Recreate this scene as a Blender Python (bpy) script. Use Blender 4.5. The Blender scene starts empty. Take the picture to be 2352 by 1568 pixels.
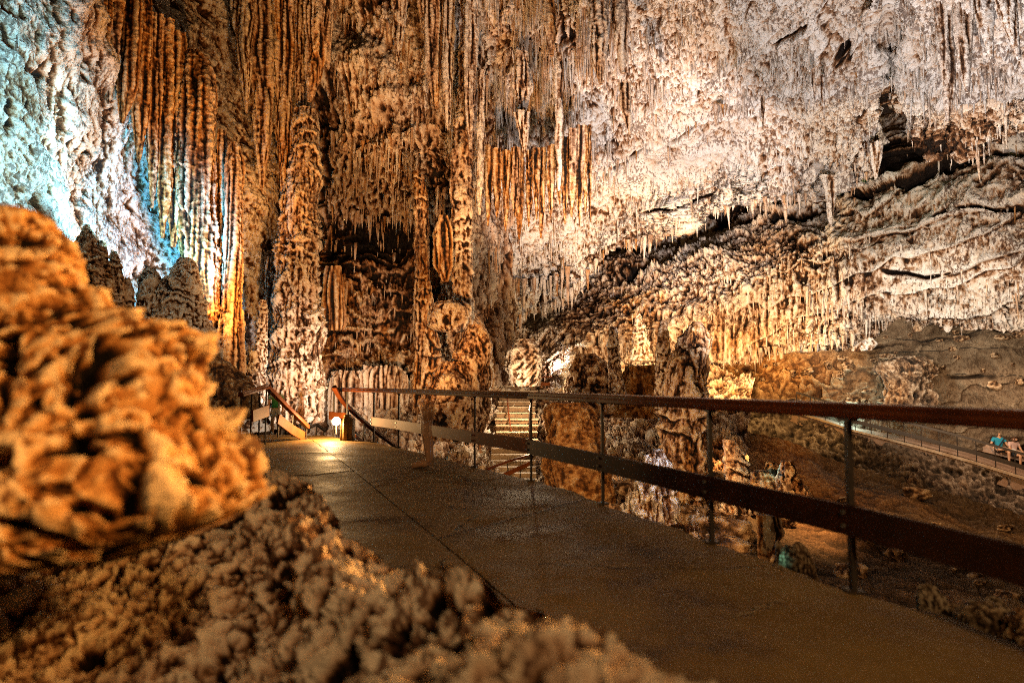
import bpy, bmesh, math, random
import numpy as np
from mathutils import Vector, Matrix
random.seed(7); RNG = np.random.default_rng(11)
sc = bpy.context.scene
COL = sc.collection
# ------------------------------------------------------------------ camera geometry
EYE = 1.1; TH = math.atan(93/1458.24); F = 1458.24
cT, sT = math.cos(TH), math.sin(TH)
def P(px, py, Y):
    """point at world distance Y ahead, seen at px,py of a 2352 x 1568 picture"""
    px = np.asarray(px, float); py = np.asarray(py, float); Y = np.asarray(Y, float)
    a = (px-1176)/F; b = (784-py)/F
    k = Y/(cT-b*sT)
    return np.stack([a*k, Y+0*k, EYE+k*(sT+b*cT)], -1)
def K(py, Y):
    return Y/(cT-(784-py)/F*sT)/F          # metres per picture pixel
def G(px, py, z=0.0):
    """point of the level plane z seen at px,py"""
    a = (px-1176)/F; b = (784-py)/F
    k = (z-EYE)/(sT+b*cT)
    return Vector((a*k, k*(cT-b*sT), z))
def V(px, py, Y): return Vector(P(px, py, Y).tolist())
# ------------------------------------------------------------------ noise
_perm = RNG.permutation(512).astype(np.int32); _perm = np.concatenate([_perm, _perm, _perm])
_g = RNG.normal(size=(512, 3)); _g /= np.linalg.norm(_g, axis=1)[:, None]; _g = _g.astype(np.float32)
def noise(q):
    q = np.asarray(q, np.float32); i = np.floor(q).astype(np.int32); f = q-i
    i &= 511; j = (i+1) & 511
    w = f*f*f*(f*(f*6-15)+10)
    r = np.zeros(len(q), np.float32)
    for dx in (0, 1):
        ax = _perm[(j if dx else i)[:, 0]]; wx = w[:, 0] if dx else 1-w[:, 0]
        for dy in (0, 1):
            ay = _perm[ax+(j if dy else i)[:, 1]]; wy = wx*(w[:, 1] if dy else 1-w[:, 1])
            for dz in (0, 1):
                az = _perm[ay+(j if dz else i)[:, 2]]
                g = _g[az]
                r += wy*(w[:, 2] if dz else 1-w[:, 2])*(g[:, 0]*(f[:, 0]-dx)+g[:, 1]*(f[:, 1]-dy)+g[:, 2]*(f[:, 2]-dz))
    return r*1.5
def fbm(q, o=4, gain=.5):
    r = 0; a = 1.
    for k in range(o):
        r = r+a*noise(q*(2.03**k)+k*17.3); a *= gain
    return r
def billow(q, o=2):
    r = 0; a = 1.
    for k in range(o):
        r = r+a*(np.abs(noise(q*(2.1**k)+k*31.7))*2-.55); a *= .5
    return r
_off = RNG.uniform(.15, .85, (512, 3)).astype(np.float32); _val = RNG.uniform(-.5, .5, 512).astype(np.float32)
def blocks(q):
    """broken facets: every cell has its own tilted plane"""
    q = np.asarray(q, np.float32); i0 = np.floor(q-.5).astype(np.int32)
    best = np.full(len(q), 1e9, np.float32); out = np.zeros(len(q), np.float32)
    for dx in (0, 1):
        for dy in (0, 1):
            for dz in (0, 1):
                c = i0+np.array([dx, dy, dz], np.int32); m = c & 511
                h = _perm[_perm[_perm[m[:, 0]]+m[:, 1]]+m[:, 2]]
                d = q-c-_off[h]; r = (d*d).sum(1); w_ = r < best
                best = np.where(w_, r, best); out = np.where(w_, _val[h]+.9*(d*_g[h]).sum(1), out)
    return out
def crag(q, o=3):
    r = .8*fbm(q*.8, 4, .58)
    q = q+.22*np.stack([noise(q*2.1+11), noise(q*2.1+23), noise(q*2.1+37)], 1)
    a = .55
    for k in range(o):
        r = r+a*blocks(q*(2.2**k)+k*13.7); a *= .55
    return r*.75
def disp(Q, cfg):
    """cfg: list of (kind, amplitude in m, scale in m[, mask])"""
    out = np.zeros(len(Q), np.float32)
    for c in cfg:
        kind, A, S = c[:3]; m = c[3] if len(c) > 3 else 1
        if kind == 'fbm': v = fbm(Q/S, 5)
        elif kind == 'bil': v = billow(Q/S, 3)*np.clip(fbm(Q/(S*4)+90, 2)*1.5+.5, 0, 1)
        elif kind == 'lump': v = (.8-1.6*np.abs(noise(Q/S+5))-.5*np.abs(noise(Q/S*2.2+9)))*np.clip(fbm(Q/(S*3)+60, 2)+.6, 0.1, 1.2)
        elif kind == 'drip':
            q = np.stack([Q[:, 0], Q[:, 1], Q[:, 2]*.10], 1)/S
            q = q+.25*np.stack([noise(Q/(S*3))]*3, 1)
            v = billow(q, 3)
        elif kind == 'pleat':
            q = np.stack([Q[:, 0], Q[:, 1], Q[:, 2]*.035], 1)/S
            v = np.abs(noise(q))*2-.5+.35*np.abs(noise(q*2.3+5))
        elif kind == 'drip2':      # shorter drips, breaking off
            q = np.stack([Q[:, 0], Q[:, 1], Q[:, 2]*.28], 1)/S
            v = billow(q+.3*np.stack([noise(Q/S)]*3, 1), 3)
        elif kind == 'tier':
            h = np.stack([Q[:, 0], Q[:, 1], Q[:, 2]*.2], 1)
            ph = Q[:, 2]/S+2.0*noise(Q/(2.6*S))+.7*noise(Q/(.9*S))+.32*np.abs(noise(h/(.22*S)))
            s = ph-np.floor(ph); v = (1-s)**1.4*np.clip(.55+1.1*noise(Q/S*1.1+40), .05, 1.4)*np.clip((s)/.06, 0, 1)
        elif kind == 'ledge':
            u = Q[:, 2]+.18*Q[:, 1]-.28*Q[:, 0]
            ph = u/S+.9*noise(Q/(3*S))+.3*noise(Q/(.7*S))
            s = ph-np.floor(ph); v = (1-s)**1.6*(.6+.8*noise(Q/S*.5+80))
        elif kind == 'crag':
            q = Q*np.array([1, 1, .6])/S
            q = q+.45*np.stack([noise(q*.8+11), noise(q*.8+23), noise(q*.8+37)], 1)
            v = crag(q)*(.55+.9*np.clip(fbm(Q/(S*4)+50, 2)+.3, 0, 1))
        elif kind == 'str':        # ragged ridges drawn out along a direction
            d, ra = c[4]; d = np.array(d, float); d /= np.linalg.norm(d)
            q = Q-np.outer(Q@d, d)*(1-1/ra); q = q/S
            q = q+.5*np.stack([noise(q*.6+11), noise(q*.6+23), noise(q*.6+37)], 1)
            v = crag(q)*(.3+1.1*np.clip(fbm(Q/(S*5)+70, 2)+.35, 0, 1))
        elif kind == 'block':
            q = Q/S+.2*np.stack([noise(Q/S*1.7+11), noise(Q/S*1.7+23), noise(Q/S*1.7+37)], 1)
            v = blocks(q)+.45*blocks(q*2.3+7)
        elif kind == 'pit': v = -np.clip(fbm(Q/S+3, 3)-.12, 0, 1)
        out += (A*m)*v
    return out
def blur(a, r):
    for ax in (0, 1):
        n = a.shape[ax]; rr = max(1, min(r, n//2))
        pad = [(rr+1, rr) if k == ax else (0, 0) for k in (0, 1)]
        c = np.cumsum(np.pad(a, pad, mode='edge'), axis=ax)
        a = (np.take(c, range(2*rr+1, 2*rr+1+n), ax)-np.take(c, range(0, n), ax))/(2*rr+1)
    return a
# ------------------------------------------------------------------ object helpers
def tag(o, label=None, cat=None, group=None, kind=None):
    if label: o['label'] = label
    if cat: o['category'] = cat
    if group: o['group'] = group
    if kind: o['kind'] = kind
    return o
def empty(name, loc, label=None, cat=None, group=None, rz=0):
    o = bpy.data.objects.new(name, None); COL.objects.link(o)
    o.location = loc; o.rotation_euler = (0, 0, rz); o.empty_display_size = .2
    return tag(o, label, cat, group, 'thing')
def link(name, me, mat, parent=None):
    o = bpy.data.objects.new(name, me); COL.objects.link(o)
    if mat and not me.materials: me.materials.append(mat)
    if parent is not None:
        o.parent = parent
        o.matrix_parent_inverse = Matrix.Identity(4)
    return o
def np_mesh(name, co, faces, attrs=None, smooth=True):
    me = bpy.data.meshes.new(name)
    me.vertices.add(len(co)); me.vertices.foreach_set('co', np.asarray(co, np.float32).ravel())
    n = len(faces); me.loops.add(n*4); me.polygons.add(n)
    me.loops.foreach_set('vertex_index', np.asarray(faces, np.int32).ravel())
    me.polygons.foreach_set('loop_start', np.arange(0, 4*n, 4, dtype=np.int32))
    me.polygons.foreach_set('use_smooth', np.full(n, smooth))
    me.update(calc_edges=True)
    for k, v in (attrs or {}).items():
        a = me.attributes.new(k, 'FLOAT', 'POINT'); a.data.foreach_set('value', np.asarray(v, np.float32).ravel())
    return me
def grid_faces(r, c, wrap=False):
    i = np.arange(r-1)[:, None]; j = np.arange(c if wrap else c-1)[None]
    j2 = (j+1) % c
    return np.stack([i*c+j, i*c+j2, (i+1)*c+j2, (i+1)*c+j], -1).reshape(-1, 4)
def tone_of(D, r):  # mineral stain and painted cavity shade together: recesses darker, ridges paler
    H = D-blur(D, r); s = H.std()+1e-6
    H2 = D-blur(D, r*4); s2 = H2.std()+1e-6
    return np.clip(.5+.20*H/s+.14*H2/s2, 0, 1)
PATCH = {}
def interp_poly(x, pts):
    pts = sorted(pts); return np.interp(x, [p[0] for p in pts], [p[1] for p in pts])
def patch(name, x0, x1, top, bot, depth, mat, cfg, step=2.4, stain=.3, blobs=(), fringe=0, fr_s=14, sm=14, tone_r=4, steps=(), grooves=(), rm=None, tg=1.0, dark=()):
    """rock sheet between two lines; depth = [(x, [Y at top .. Y at bottom])]; blobs = [(px,py,rx,ry,dstain)]"""
    nc = int((x1-x0)/step)+1
    xs = np.linspace(x0, x1, nc)
    ty = interp_poly(xs, top); by = interp_poly(xs, bot)
    nr = int((by-ty).max()/step)+2
    t = np.linspace(0, 1, nr)
    m = len(depth[0][1]); tk = np.linspace(0, 1, m)
    dk = np.stack([np.interp(xs, [d[0] for d in depth], [d[1][k] for d in depth]) for k in range(m)])   # m x nc
    Y = np.stack([np.interp(t, tk, dk[:, j]) for j in range(nc)], 1)
    Y = blur(blur(Y, sm), sm)
    X = np.repeat(xs[None], nr, 0); py = ty[None]+t[:, None]*(by-ty)[None]
    if fringe:
        q = np.stack([xs/fr_s, xs*0, xs*0], 1)
        fr = np.abs(noise(q+7))*1.6+np.abs(noise(q*2.7+3))*.9+.6*noise(q*.3)
        py = py+fringe*fr[None]*np.clip((t[:, None]-.72)/.28, 0, 1)**2
    C = P(X, py, Y)
    du = np.gradient(C, axis=1); dv = np.gradient(C, axis=0)
    N = np.cross(du, dv); N /= np.linalg.norm(N, axis=2)[..., None]+1e-9
    cam = np.array([0, 0, EYE])
    sgn = np.sign(((cam-C)*N).sum(2)); N *= sgn[..., None]
    c2 = []
    for c in cfg:
        if len(c) > 3: c = (c[0], c[1], c[2], 1 if c[3] is None else np.clip(c[3](X, py), 0, 1.3).ravel())+tuple(c[4:])
        c2.append(c)
    D = disp(C.reshape(-1, 3), c2[:1]).reshape(nr, nc)
    D2 = disp(C.reshape(-1, 3), c2[1:]).reshape(nr, nc) if len(c2) > 1 else 0
    D = D+D2*(1 if rm is None else np.clip(rm(X, py), 0, 1.5))
    jit = 9*fbm((C/2.2).reshape(-1, 3)+21, 4).reshape(nr, nc)
    for pl, A, W in steps:
        pl = sorted(pl); ly = interp_poly(xs, pl)[None]+jit; d = ly-py
        fx = np.clip((xs-pl[0][0])/40, 0, 1)*np.clip((pl[-1][0]-xs)/40, 0, 1)
        D = D+A*fx[None]*np.where(d > 0, np.exp(-np.maximum(d, 0)/W), np.clip(1+d/3, 0, 1))
    GR = 0*X
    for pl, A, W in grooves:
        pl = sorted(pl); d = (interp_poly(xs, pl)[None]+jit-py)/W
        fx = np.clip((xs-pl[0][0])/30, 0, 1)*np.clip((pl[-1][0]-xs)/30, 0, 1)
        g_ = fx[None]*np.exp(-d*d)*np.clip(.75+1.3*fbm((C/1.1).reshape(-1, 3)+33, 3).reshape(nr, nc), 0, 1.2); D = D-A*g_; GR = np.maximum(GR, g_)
    C = C+N*D[..., None]
    S = stain+.0*X
    for (bx, b_y, rx, ry, a) in blobs:
        S = S+a*np.exp(-((X-bx)/rx)**2-((py-b_y)/ry)**2)
    S = S+.22*fbm((C/3.5).reshape(-1, 3), 3).reshape(nr, nc)
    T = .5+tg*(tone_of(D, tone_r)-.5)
    T = T-.9*GR  # crack shade painted into the tone, along with the dirt in it
    for (bx, b_y, rx, ry, a) in dark:  # hand-placed tone spots: shade painted in, paler rock where positive
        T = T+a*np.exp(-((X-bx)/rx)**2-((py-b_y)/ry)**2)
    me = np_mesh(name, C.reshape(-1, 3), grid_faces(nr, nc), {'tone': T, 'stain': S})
    o = link(name, me, mat)
    key = name
    while key in PATCH: key += '+'
    PATCH[key] = (X, py, C, N)
    return o
def surf(name, px, py, off=0.0):
    """point of a built sheet nearest to picture position"""
    X, Q, C, N = PATCH[name]
    j = int(np.abs(X[0]-px).argmin()); i = int(np.abs(Q[:, j]-py).argmin())
    return C[i, j]+N[i, j]*off
def loft(name, rows, mat, cfg, ry=.8, step=2.4, stain=.4, parent=None, tone_r=3, lim=.45, tilt=0, loc=None, na=None, power=1.0, capend=True, thmax=2*math.pi):
    """closed rock body from rows (px,py,half width px,Y) top to bottom: elliptical rings, displaced"""
    rows = np.array(rows, float)
    L = np.concatenate([[0], np.cumsum(np.hypot(np.diff(rows[:, 0]), np.diff(rows[:, 1])))])
    nr = max(8, int(L[-1]/step)); s = np.linspace(0, L[-1], nr)
    R = np.stack([np.interp(s, L, rows[:, k]) for k in range(4)], 1)
    w = max(1, int(nr*.025))
    for k in range(4):
        a = np.pad(R[:, k], w, mode='edge'); R[:, k] = np.convolve(a, np.ones(2*w+1)/(2*w+1), 'valid')
    C0 = P(R[:, 0], R[:, 1], R[:, 3]); k = K(R[:, 1], R[:, 3])
    hw = R[:, 2]*k
    na = na or int(np.clip(2*math.pi*R[:, 2].max()/step*.6, 10, 700))
    th = np.arange(na)/na*2*math.pi
    ct, st = np.cos(th), np.sin(th)
    C = np.zeros((nr, na, 3))
    C[..., 0] = C0[:, None, 0]+hw[:, None]*ct[None]
    C[..., 1] = C0[:, None, 1]+hw[:, None]*st[None]*ry
    C[..., 2] = C0[:, None, 2]
    N = np.zeros_like(C); N[..., 0] = ct[None]; N[..., 1] = st[None]
    D = disp(C.reshape(-1, 3), cfg).reshape(nr, na)
    amp = np.minimum(1, lim*hw/(np.abs(D).max()+1e-6))[:, None]
    C = C+N*(D*amp)[..., None]
    C[..., 2] += (.35*D*amp)
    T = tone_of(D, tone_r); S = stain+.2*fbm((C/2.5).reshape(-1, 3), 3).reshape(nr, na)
    co = C.reshape(-1, 3)
    fc = grid_faces(nr, na, True)
    # caps: fold to a centre point
    top = C[0].mean(0); bt = C[-1].mean(0)
    n0 = len(co); co = np.vstack([co, top, bt])
    j = np.arange(na); j2 = (j+1) % na
    caps = np.concatenate([np.stack([j, j2, j*0+n0, j*0+n0], 1), np.stack([(nr-1)*na+j2, (nr-1)*na+j, j*0+n0+1, j*0+n0+1], 1)])
    T = np.append(T.ravel(), [.5, .5]); S = np.append(S.ravel(), [stain, stain])
    base = np.array(loc) if loc is not None else np.array([C0[-1, 0], C0[-1, 1], C0[-1, 2]])
    co = co-base
    me = bpy.data.meshes.new(name)
    q = fc; tri = caps[:, :3]
    me.vertices.add(len(co)); me.vertices.foreach_set('co', co.astype(np.float32).ravel())
    nl = len(q)*4+len(tri)*3; me.loops.add(nl); me.polygons.add(len(q)+len(tri))
    me.loops.foreach_set('vertex_index', np.concatenate([q.ravel(), tri.ravel()]).astype(np.int32))
    me.polygons.foreach_set('loop_start', np.concatenate([np.arange(len(q))*4, len(q)*4+np.arange(len(tri))*3]).astype(np.int32))
    me.polygons.foreach_set('use_smooth', np.full(len(q)+len(tri), True))
    me.update(calc_edges=True)
    for kk, v in (('tone', T), ('stain', S)):
        a = me.attributes.new(kk, 'FLOAT', 'POINT'); a.data.foreach_set('value', v.astype(np.float32))
    o = link(name, me, mat, parent)
    o.location = base.tolist()
    if parent is not None: o.location = (Vector(base.tolist())-parent.location)
    return o
# ------------------------------------------------------------------ materials
def nodes(name):
    m = bpy.data.materials.new(name); m.use_nodes = True
    nt = m.node_tree; nt.nodes.clear()
    out = nt.nodes.new('ShaderNodeOutputMaterial'); b = nt.nodes.new('ShaderNodeBsdfPrincipled')
    nt.links.new(b.outputs[0], out.inputs[0])
    return m, nt, b, out
def mk(nt, t, **kw):
    n = nt.nodes.new(t)
    for k, v in kw.items(): setattr(n, k, v)
    return n
def ramp(nt, stops):
    r = mk(nt, 'ShaderNodeValToRGB'); e = r.color_ramp.elements
    while len(e) < len(stops): e.new(.5)
    for el, (p, c) in zip(e, stops): el.position = p; el.color = (*c, 1)
    return r
def mth(nt, op, a, b=None, c=None):
    n = mk(nt, 'ShaderNodeMath', operation=op)
    for i, v in enumerate((a, b, c)):
        if v is None: continue
        if isinstance(v, (int, float)): n.inputs[i].default_value = v
        else: nt.links.new(v, n.inputs[i])
    return n.outputs[0]
def tex(nt, pos, scale, detail=4, rough=.6, sz=1.0, kind='ShaderNodeTexNoise'):
    mp = mk(nt, 'ShaderNodeMapping'); mp.inputs['Scale'].default_value = (scale, scale, scale*sz)
    nt.links.new(pos, mp.inputs[0])
    n = mk(nt, kind); n.inputs['Scale'].default_value = 1
    if kind == 'ShaderNodeTexNoise':
        n.inputs['Detail'].default_value = detail; n.inputs['Roughness'].default_value = rough
        nt.links.new(mp.outputs[0], n.inputs['Vector']); return n.outputs[0]
    nt.links.new(mp.outputs[0], n.inputs['Vector']); return n.outputs['Distance']
WHITE = [(.10, (.012, .005, .002)), (.26, (.13, .052, .018)), (.38, (.42, .25, .145)), (.52, (.74, .63, .53)), (.75, (.87, .83, .79))]
ORANGE = [(.14, (.006, .003, .001)), (.34, (.10, .034, .007)), (.52, (.36, .145, .035)), (.74, (.64, .35, .13)), (.95, (.80, .60, .38))]
def rock_mat(name, white=WHITE, orange=ORANGE, fs=3.0, streak=.5, spk=.75, tw=.75, nz=.75, bump=.9, bd=.10, rough=.62, spec=.25):
    m, nt, b, out = nodes(name)
    geo = mk(nt, 'ShaderNodeNewGeometry'); pos = geo.outputs['Position']
    at = mk(nt, 'ShaderNodeAttribute', attribute_name='tone'); as_ = mk(nt, 'ShaderNodeAttribute', attribute_name='stain')
    n1 = tex(nt, pos, fs, 10, .76); n2 = tex(nt, pos, fs*.55, 5, .6, .09); n3 = tex(nt, pos, fs*2.6, 8, .75); n4 = tex(nt, pos, fs*1.6, 3, .5, .12)
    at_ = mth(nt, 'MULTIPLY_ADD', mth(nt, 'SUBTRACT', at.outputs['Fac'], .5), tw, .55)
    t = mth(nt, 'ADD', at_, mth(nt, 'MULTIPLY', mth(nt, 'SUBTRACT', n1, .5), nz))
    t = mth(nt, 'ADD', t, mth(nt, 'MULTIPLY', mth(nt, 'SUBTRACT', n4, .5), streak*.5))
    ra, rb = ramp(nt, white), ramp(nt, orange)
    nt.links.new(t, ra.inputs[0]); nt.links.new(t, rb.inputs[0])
    s = mth(nt, 'ADD', as_.outputs['Fac'], mth(nt, 'MULTIPLY', mth(nt, 'SUBTRACT', n2, .5), streak*2.2))
    mx = mk(nt, 'ShaderNodeMix', data_type='RGBA')
    sr = mk(nt, 'ShaderNodeMapRange'); sr.inputs[1].default_value = .15; sr.inputs[2].default_value = .85
    nt.links.new(s, sr.inputs[0])
    nt.links.new(sr.outputs[0], mx.inputs[0]); nt.links.new(ra.outputs[0], mx.inputs[6]); nt.links.new(rb.outputs[0], mx.inputs[7])
    n5 = tex(nt, pos, fs*2.1, 6, .62, .5); n6 = tex(nt, pos, fs*.16, 4, .6)
    thr = mth(nt, 'MULTIPLY_ADD', mth(nt, 'SUBTRACT', n6, .5), .55, .43)          # dirt lies in some places, not in others
    sm_ = mk(nt, 'ShaderNodeMapRange'); nt.links.new(mth(nt, 'SUBTRACT', n5, thr), sm_.inputs[0]); sm_.inputs[1].default_value = -.02; sm_.inputs[2].default_value = .035
    dm = mk(nt, 'ShaderNodeMix', data_type='RGBA', blend_type='MULTIPLY'); dm.inputs[0].default_value = spk
    sc_ = mk(nt, 'ShaderNodeMix', data_type='RGBA'); sc_.inputs[6].default_value = (.13, .055, .02, 1); sc_.inputs[7].default_value = (1, 1, 1, 1)
    nt.links.new(sm_.outputs[0], sc_.inputs[0]); nt.links.new(mx.outputs[2], dm.inputs[6]); nt.links.new(sc_.outputs[2], dm.inputs[7])
    nt.links.new(dm.outputs[2], b.inputs['Base Color'])
    bp = mk(nt, 'ShaderNodeBump'); bp.inputs['Strength'].default_value = bump; bp.inputs['Distance'].default_value = bd
    nt.links.new(mth(nt, 'ADD', n3, mth(nt, 'MULTIPLY', n1, 1.2)), bp.inputs['Height']); nt.links.new(bp.outputs[0], b.inputs['Normal'])
    b.inputs['Roughness'].default_value = rough; b.inputs['Specular IOR Level'].default_value = spec
    return m
def plain(name, c, rough=.6, var=.25, scale=8, sz=1.0, bump=.3, bd=.01, metal=0, c2=None, spec=.4, detail=6):
    m, nt, b, out = nodes(name)
    tc = mk(nt, 'ShaderNodeTexCoord'); n = tex(nt, tc.outputs['Object'], scale, detail, .65, sz)
    c2 = c2 or tuple(x*(1-var*1.6) for x in c)
    r = ramp(nt, [(.3, c2), (.7, c)]); nt.links.new(n, r.inputs[0])
    nt.links.new(r.outputs[0], b.inputs['Base Color'])
    bp = mk(nt, 'ShaderNodeBump'); bp.inputs['Strength'].default_value = bump; bp.inputs['Distance'].default_value = bd
    nt.links.new(n, bp.inputs['Height']); nt.links.new(bp.outputs[0], b.inputs['Normal'])
    b.inputs['Roughness'].default_value = rough; b.inputs['Metallic'].default_value = metal; b.inputs['Specular IOR Level'].default_value = spec
    return m
def emit(name, c, s):
    m, nt, b, out = nodes(name)
    b.inputs['Base Color'].default_value = (*c, 1); b.inputs['Emission Color'].default_value = (*c, 1); b.inputs['Emission Strength'].default_value = s
    return m
M = {}
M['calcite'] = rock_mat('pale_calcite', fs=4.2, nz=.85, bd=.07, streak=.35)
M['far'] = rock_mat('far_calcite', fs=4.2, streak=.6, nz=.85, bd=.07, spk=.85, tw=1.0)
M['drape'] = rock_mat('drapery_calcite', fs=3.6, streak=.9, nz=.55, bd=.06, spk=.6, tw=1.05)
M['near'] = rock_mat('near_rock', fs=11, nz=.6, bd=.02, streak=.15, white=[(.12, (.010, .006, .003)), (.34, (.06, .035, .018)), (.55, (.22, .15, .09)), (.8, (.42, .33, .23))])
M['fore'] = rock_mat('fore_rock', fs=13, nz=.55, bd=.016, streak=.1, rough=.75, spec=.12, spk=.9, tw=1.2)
GREYR = [(.1, (.008, .006, .004)), (.4, (.085, .06, .04)), (.7, (.24, .18, .13)), (.95, (.46, .38, .30))]
M['grey'] = rock_mat('grey_stone', white=GREYR, fs=5, streak=.3, nz=.7)
EARTHW = [(.1, (.03, .018, .009)), (.4, (.15, .10, .06)), (.7, (.27, .20, .13)), (.95, (.42, .33, .23))]
M['earth'] = rock_mat('packed_earth', white=EARTHW, fs=9, streak=.05, nz=.6, rough=.8, spk=.5, tw=.6)
# ------------------------------------------------------------------ world, camera
w = bpy.data.worlds.new('World'); sc.world = w; w.use_nodes = True
w.node_tree.nodes['Background'].inputs[0].default_value = (1, .52, .20, 1)
w.node_tree.nodes['Background'].inputs[1].default_value = .035
cam = bpy.data.cameras.new('camera'); co_ = bpy.data.objects.new('camera', cam); COL.objects.link(co_)
co_.location = (0, 0, EYE); co_.rotation_euler = (math.pi/2+TH, 0, 0)
cam.sensor_width = 36; cam.lens = 36*F/2352; cam.clip_start = .05; cam.clip_end = 400
cam.dof.use_dof = True; cam.dof.focus_distance = 18; cam.dof.aperture_fstop = 1.15
sc.camera = co_
sc.view_settings.view_transform = 'Standard'; sc.view_settings.look = 'None'; sc.view_settings.exposure = 0
cy = sc.cycles
cy.use_denoising = False
try: cy.denoiser = 'OPENIMAGEDENOISE'
except Exception: pass
cy.max_bounces = 4; cy.diffuse_bounces = 1; cy.glossy_bounces = 2; cy.transparent_max_bounces = 12; cy.sample_clamp_indirect = 4
cy.filter_width = 1.0; cy.use_light_tree = True; cy.caustics_reflective = False; cy.caustics_refractive = False
# ------------------------------------------------------------------ cave shell
def gm(cx, cy_, rx, ry):
    return lambda X, Y: np.exp(-((X-cx)/rx)**2-((Y-cy_)/ry)**2)
S = 'structure'
# pale wall at the far left, leaning over the drapery
tag(patch('cave_wall', -520, 640, [(-520, -90), (640, -90)], [(-520, 1100), (300, 1030), (640, 985)],
    [(-520, [9, 9, 9.5, 9]), (-120, [13, 13, 14, 13]), (140, [17, 17.5, 18, 19]), (330, [24, 25, 25.5, 26]), (640, [31, 31, 31, 31])], M['calcite'],
    [('fbm', .8, 5), ('str', .11, .7, None, ((-.3, 1, -.62), 4)), ('str', .08, .26, None, ((-.3, 1, -.62), 3.5)), ('crag', .12, 1.1), ('crag', .07, .3), ('crag', .04, .12), ('pit', .4, .9)], step=1.7, stain=-.25,
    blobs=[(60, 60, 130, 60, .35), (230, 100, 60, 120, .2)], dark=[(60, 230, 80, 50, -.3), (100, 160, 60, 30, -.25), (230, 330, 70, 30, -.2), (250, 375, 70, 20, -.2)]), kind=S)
# back wall behind the columns
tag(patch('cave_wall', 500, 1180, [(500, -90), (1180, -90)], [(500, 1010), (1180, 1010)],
    [(500, [46, 48, 50, 50, 48, 46]), (610, [44, 46, 48, 48, 46, 44]), (660, [36, 37, 38, 38, 37, 36]), (735, [31, 31, 31, 32, 32, 31]), (850, [30, 30, 30.5, 33.5, 32.5, 30.5]), (960, [29, 29.5, 30, 33.5, 33, 30.5]), (1060, [29, 29.5, 30, 31, 31, 31]), (1180, [31, 32, 34, 36, 36, 34])], M['far'],
    [('fbm', 1.0, 5), ('lump', .35, 1.5, gm(860, 200, 160, 200)), ('drip', .30, .55, lambda X, Y: .35+gm(700, 150, 120, 300)(X, Y)+gm(870, 920, 150, 80)(X, Y)*1.2),
     ('drip2', .34, .42, lambda X, Y: .3+gm(860, 420, 200, 130)(X, Y)), ('tier', .62, .95, lambda X, Y: 1.3*gm(870, 720, 160, 150)(X, Y)+gm(800, 640, 100, 120)(X, Y)), ('crag', .30, 1.2), ('crag', .10, .34), ('crag', .07, .14), ('pit', .8, 1.4, lambda X, Y: .3+gm(860, 450, 250, 250)(X, Y))],
    step=1.8, stain=.6, blobs=[(860, 130, 130, 130, -.65), (930, 200, 60, 70, .1), (960, 350, 120, 60, -.15), (745, 700, 30, 120, .6), (860, 700, 130, 150, .1), (870, 940, 150, 70, -.4), (700, 800, 90, 300, .1)],
    dark=[(830, 555, 90, 42, -.9), (910, 560, 60, 40, -.6), (900, 640, 60, 50, -.3), (950, 700, 50, 50, -.45), (780, 610, 40, 40, -.3), (585, 560, 45, 420, -.9), (745, 300, 14, 260, -.5), (1000, 420, 30, 60, -.4), (860, 15, 40, 12, -.5), (810, 200, 40, 30, -.2)]), kind=S)  # blackness of the alcove top and column gap is painted into the tone
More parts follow.
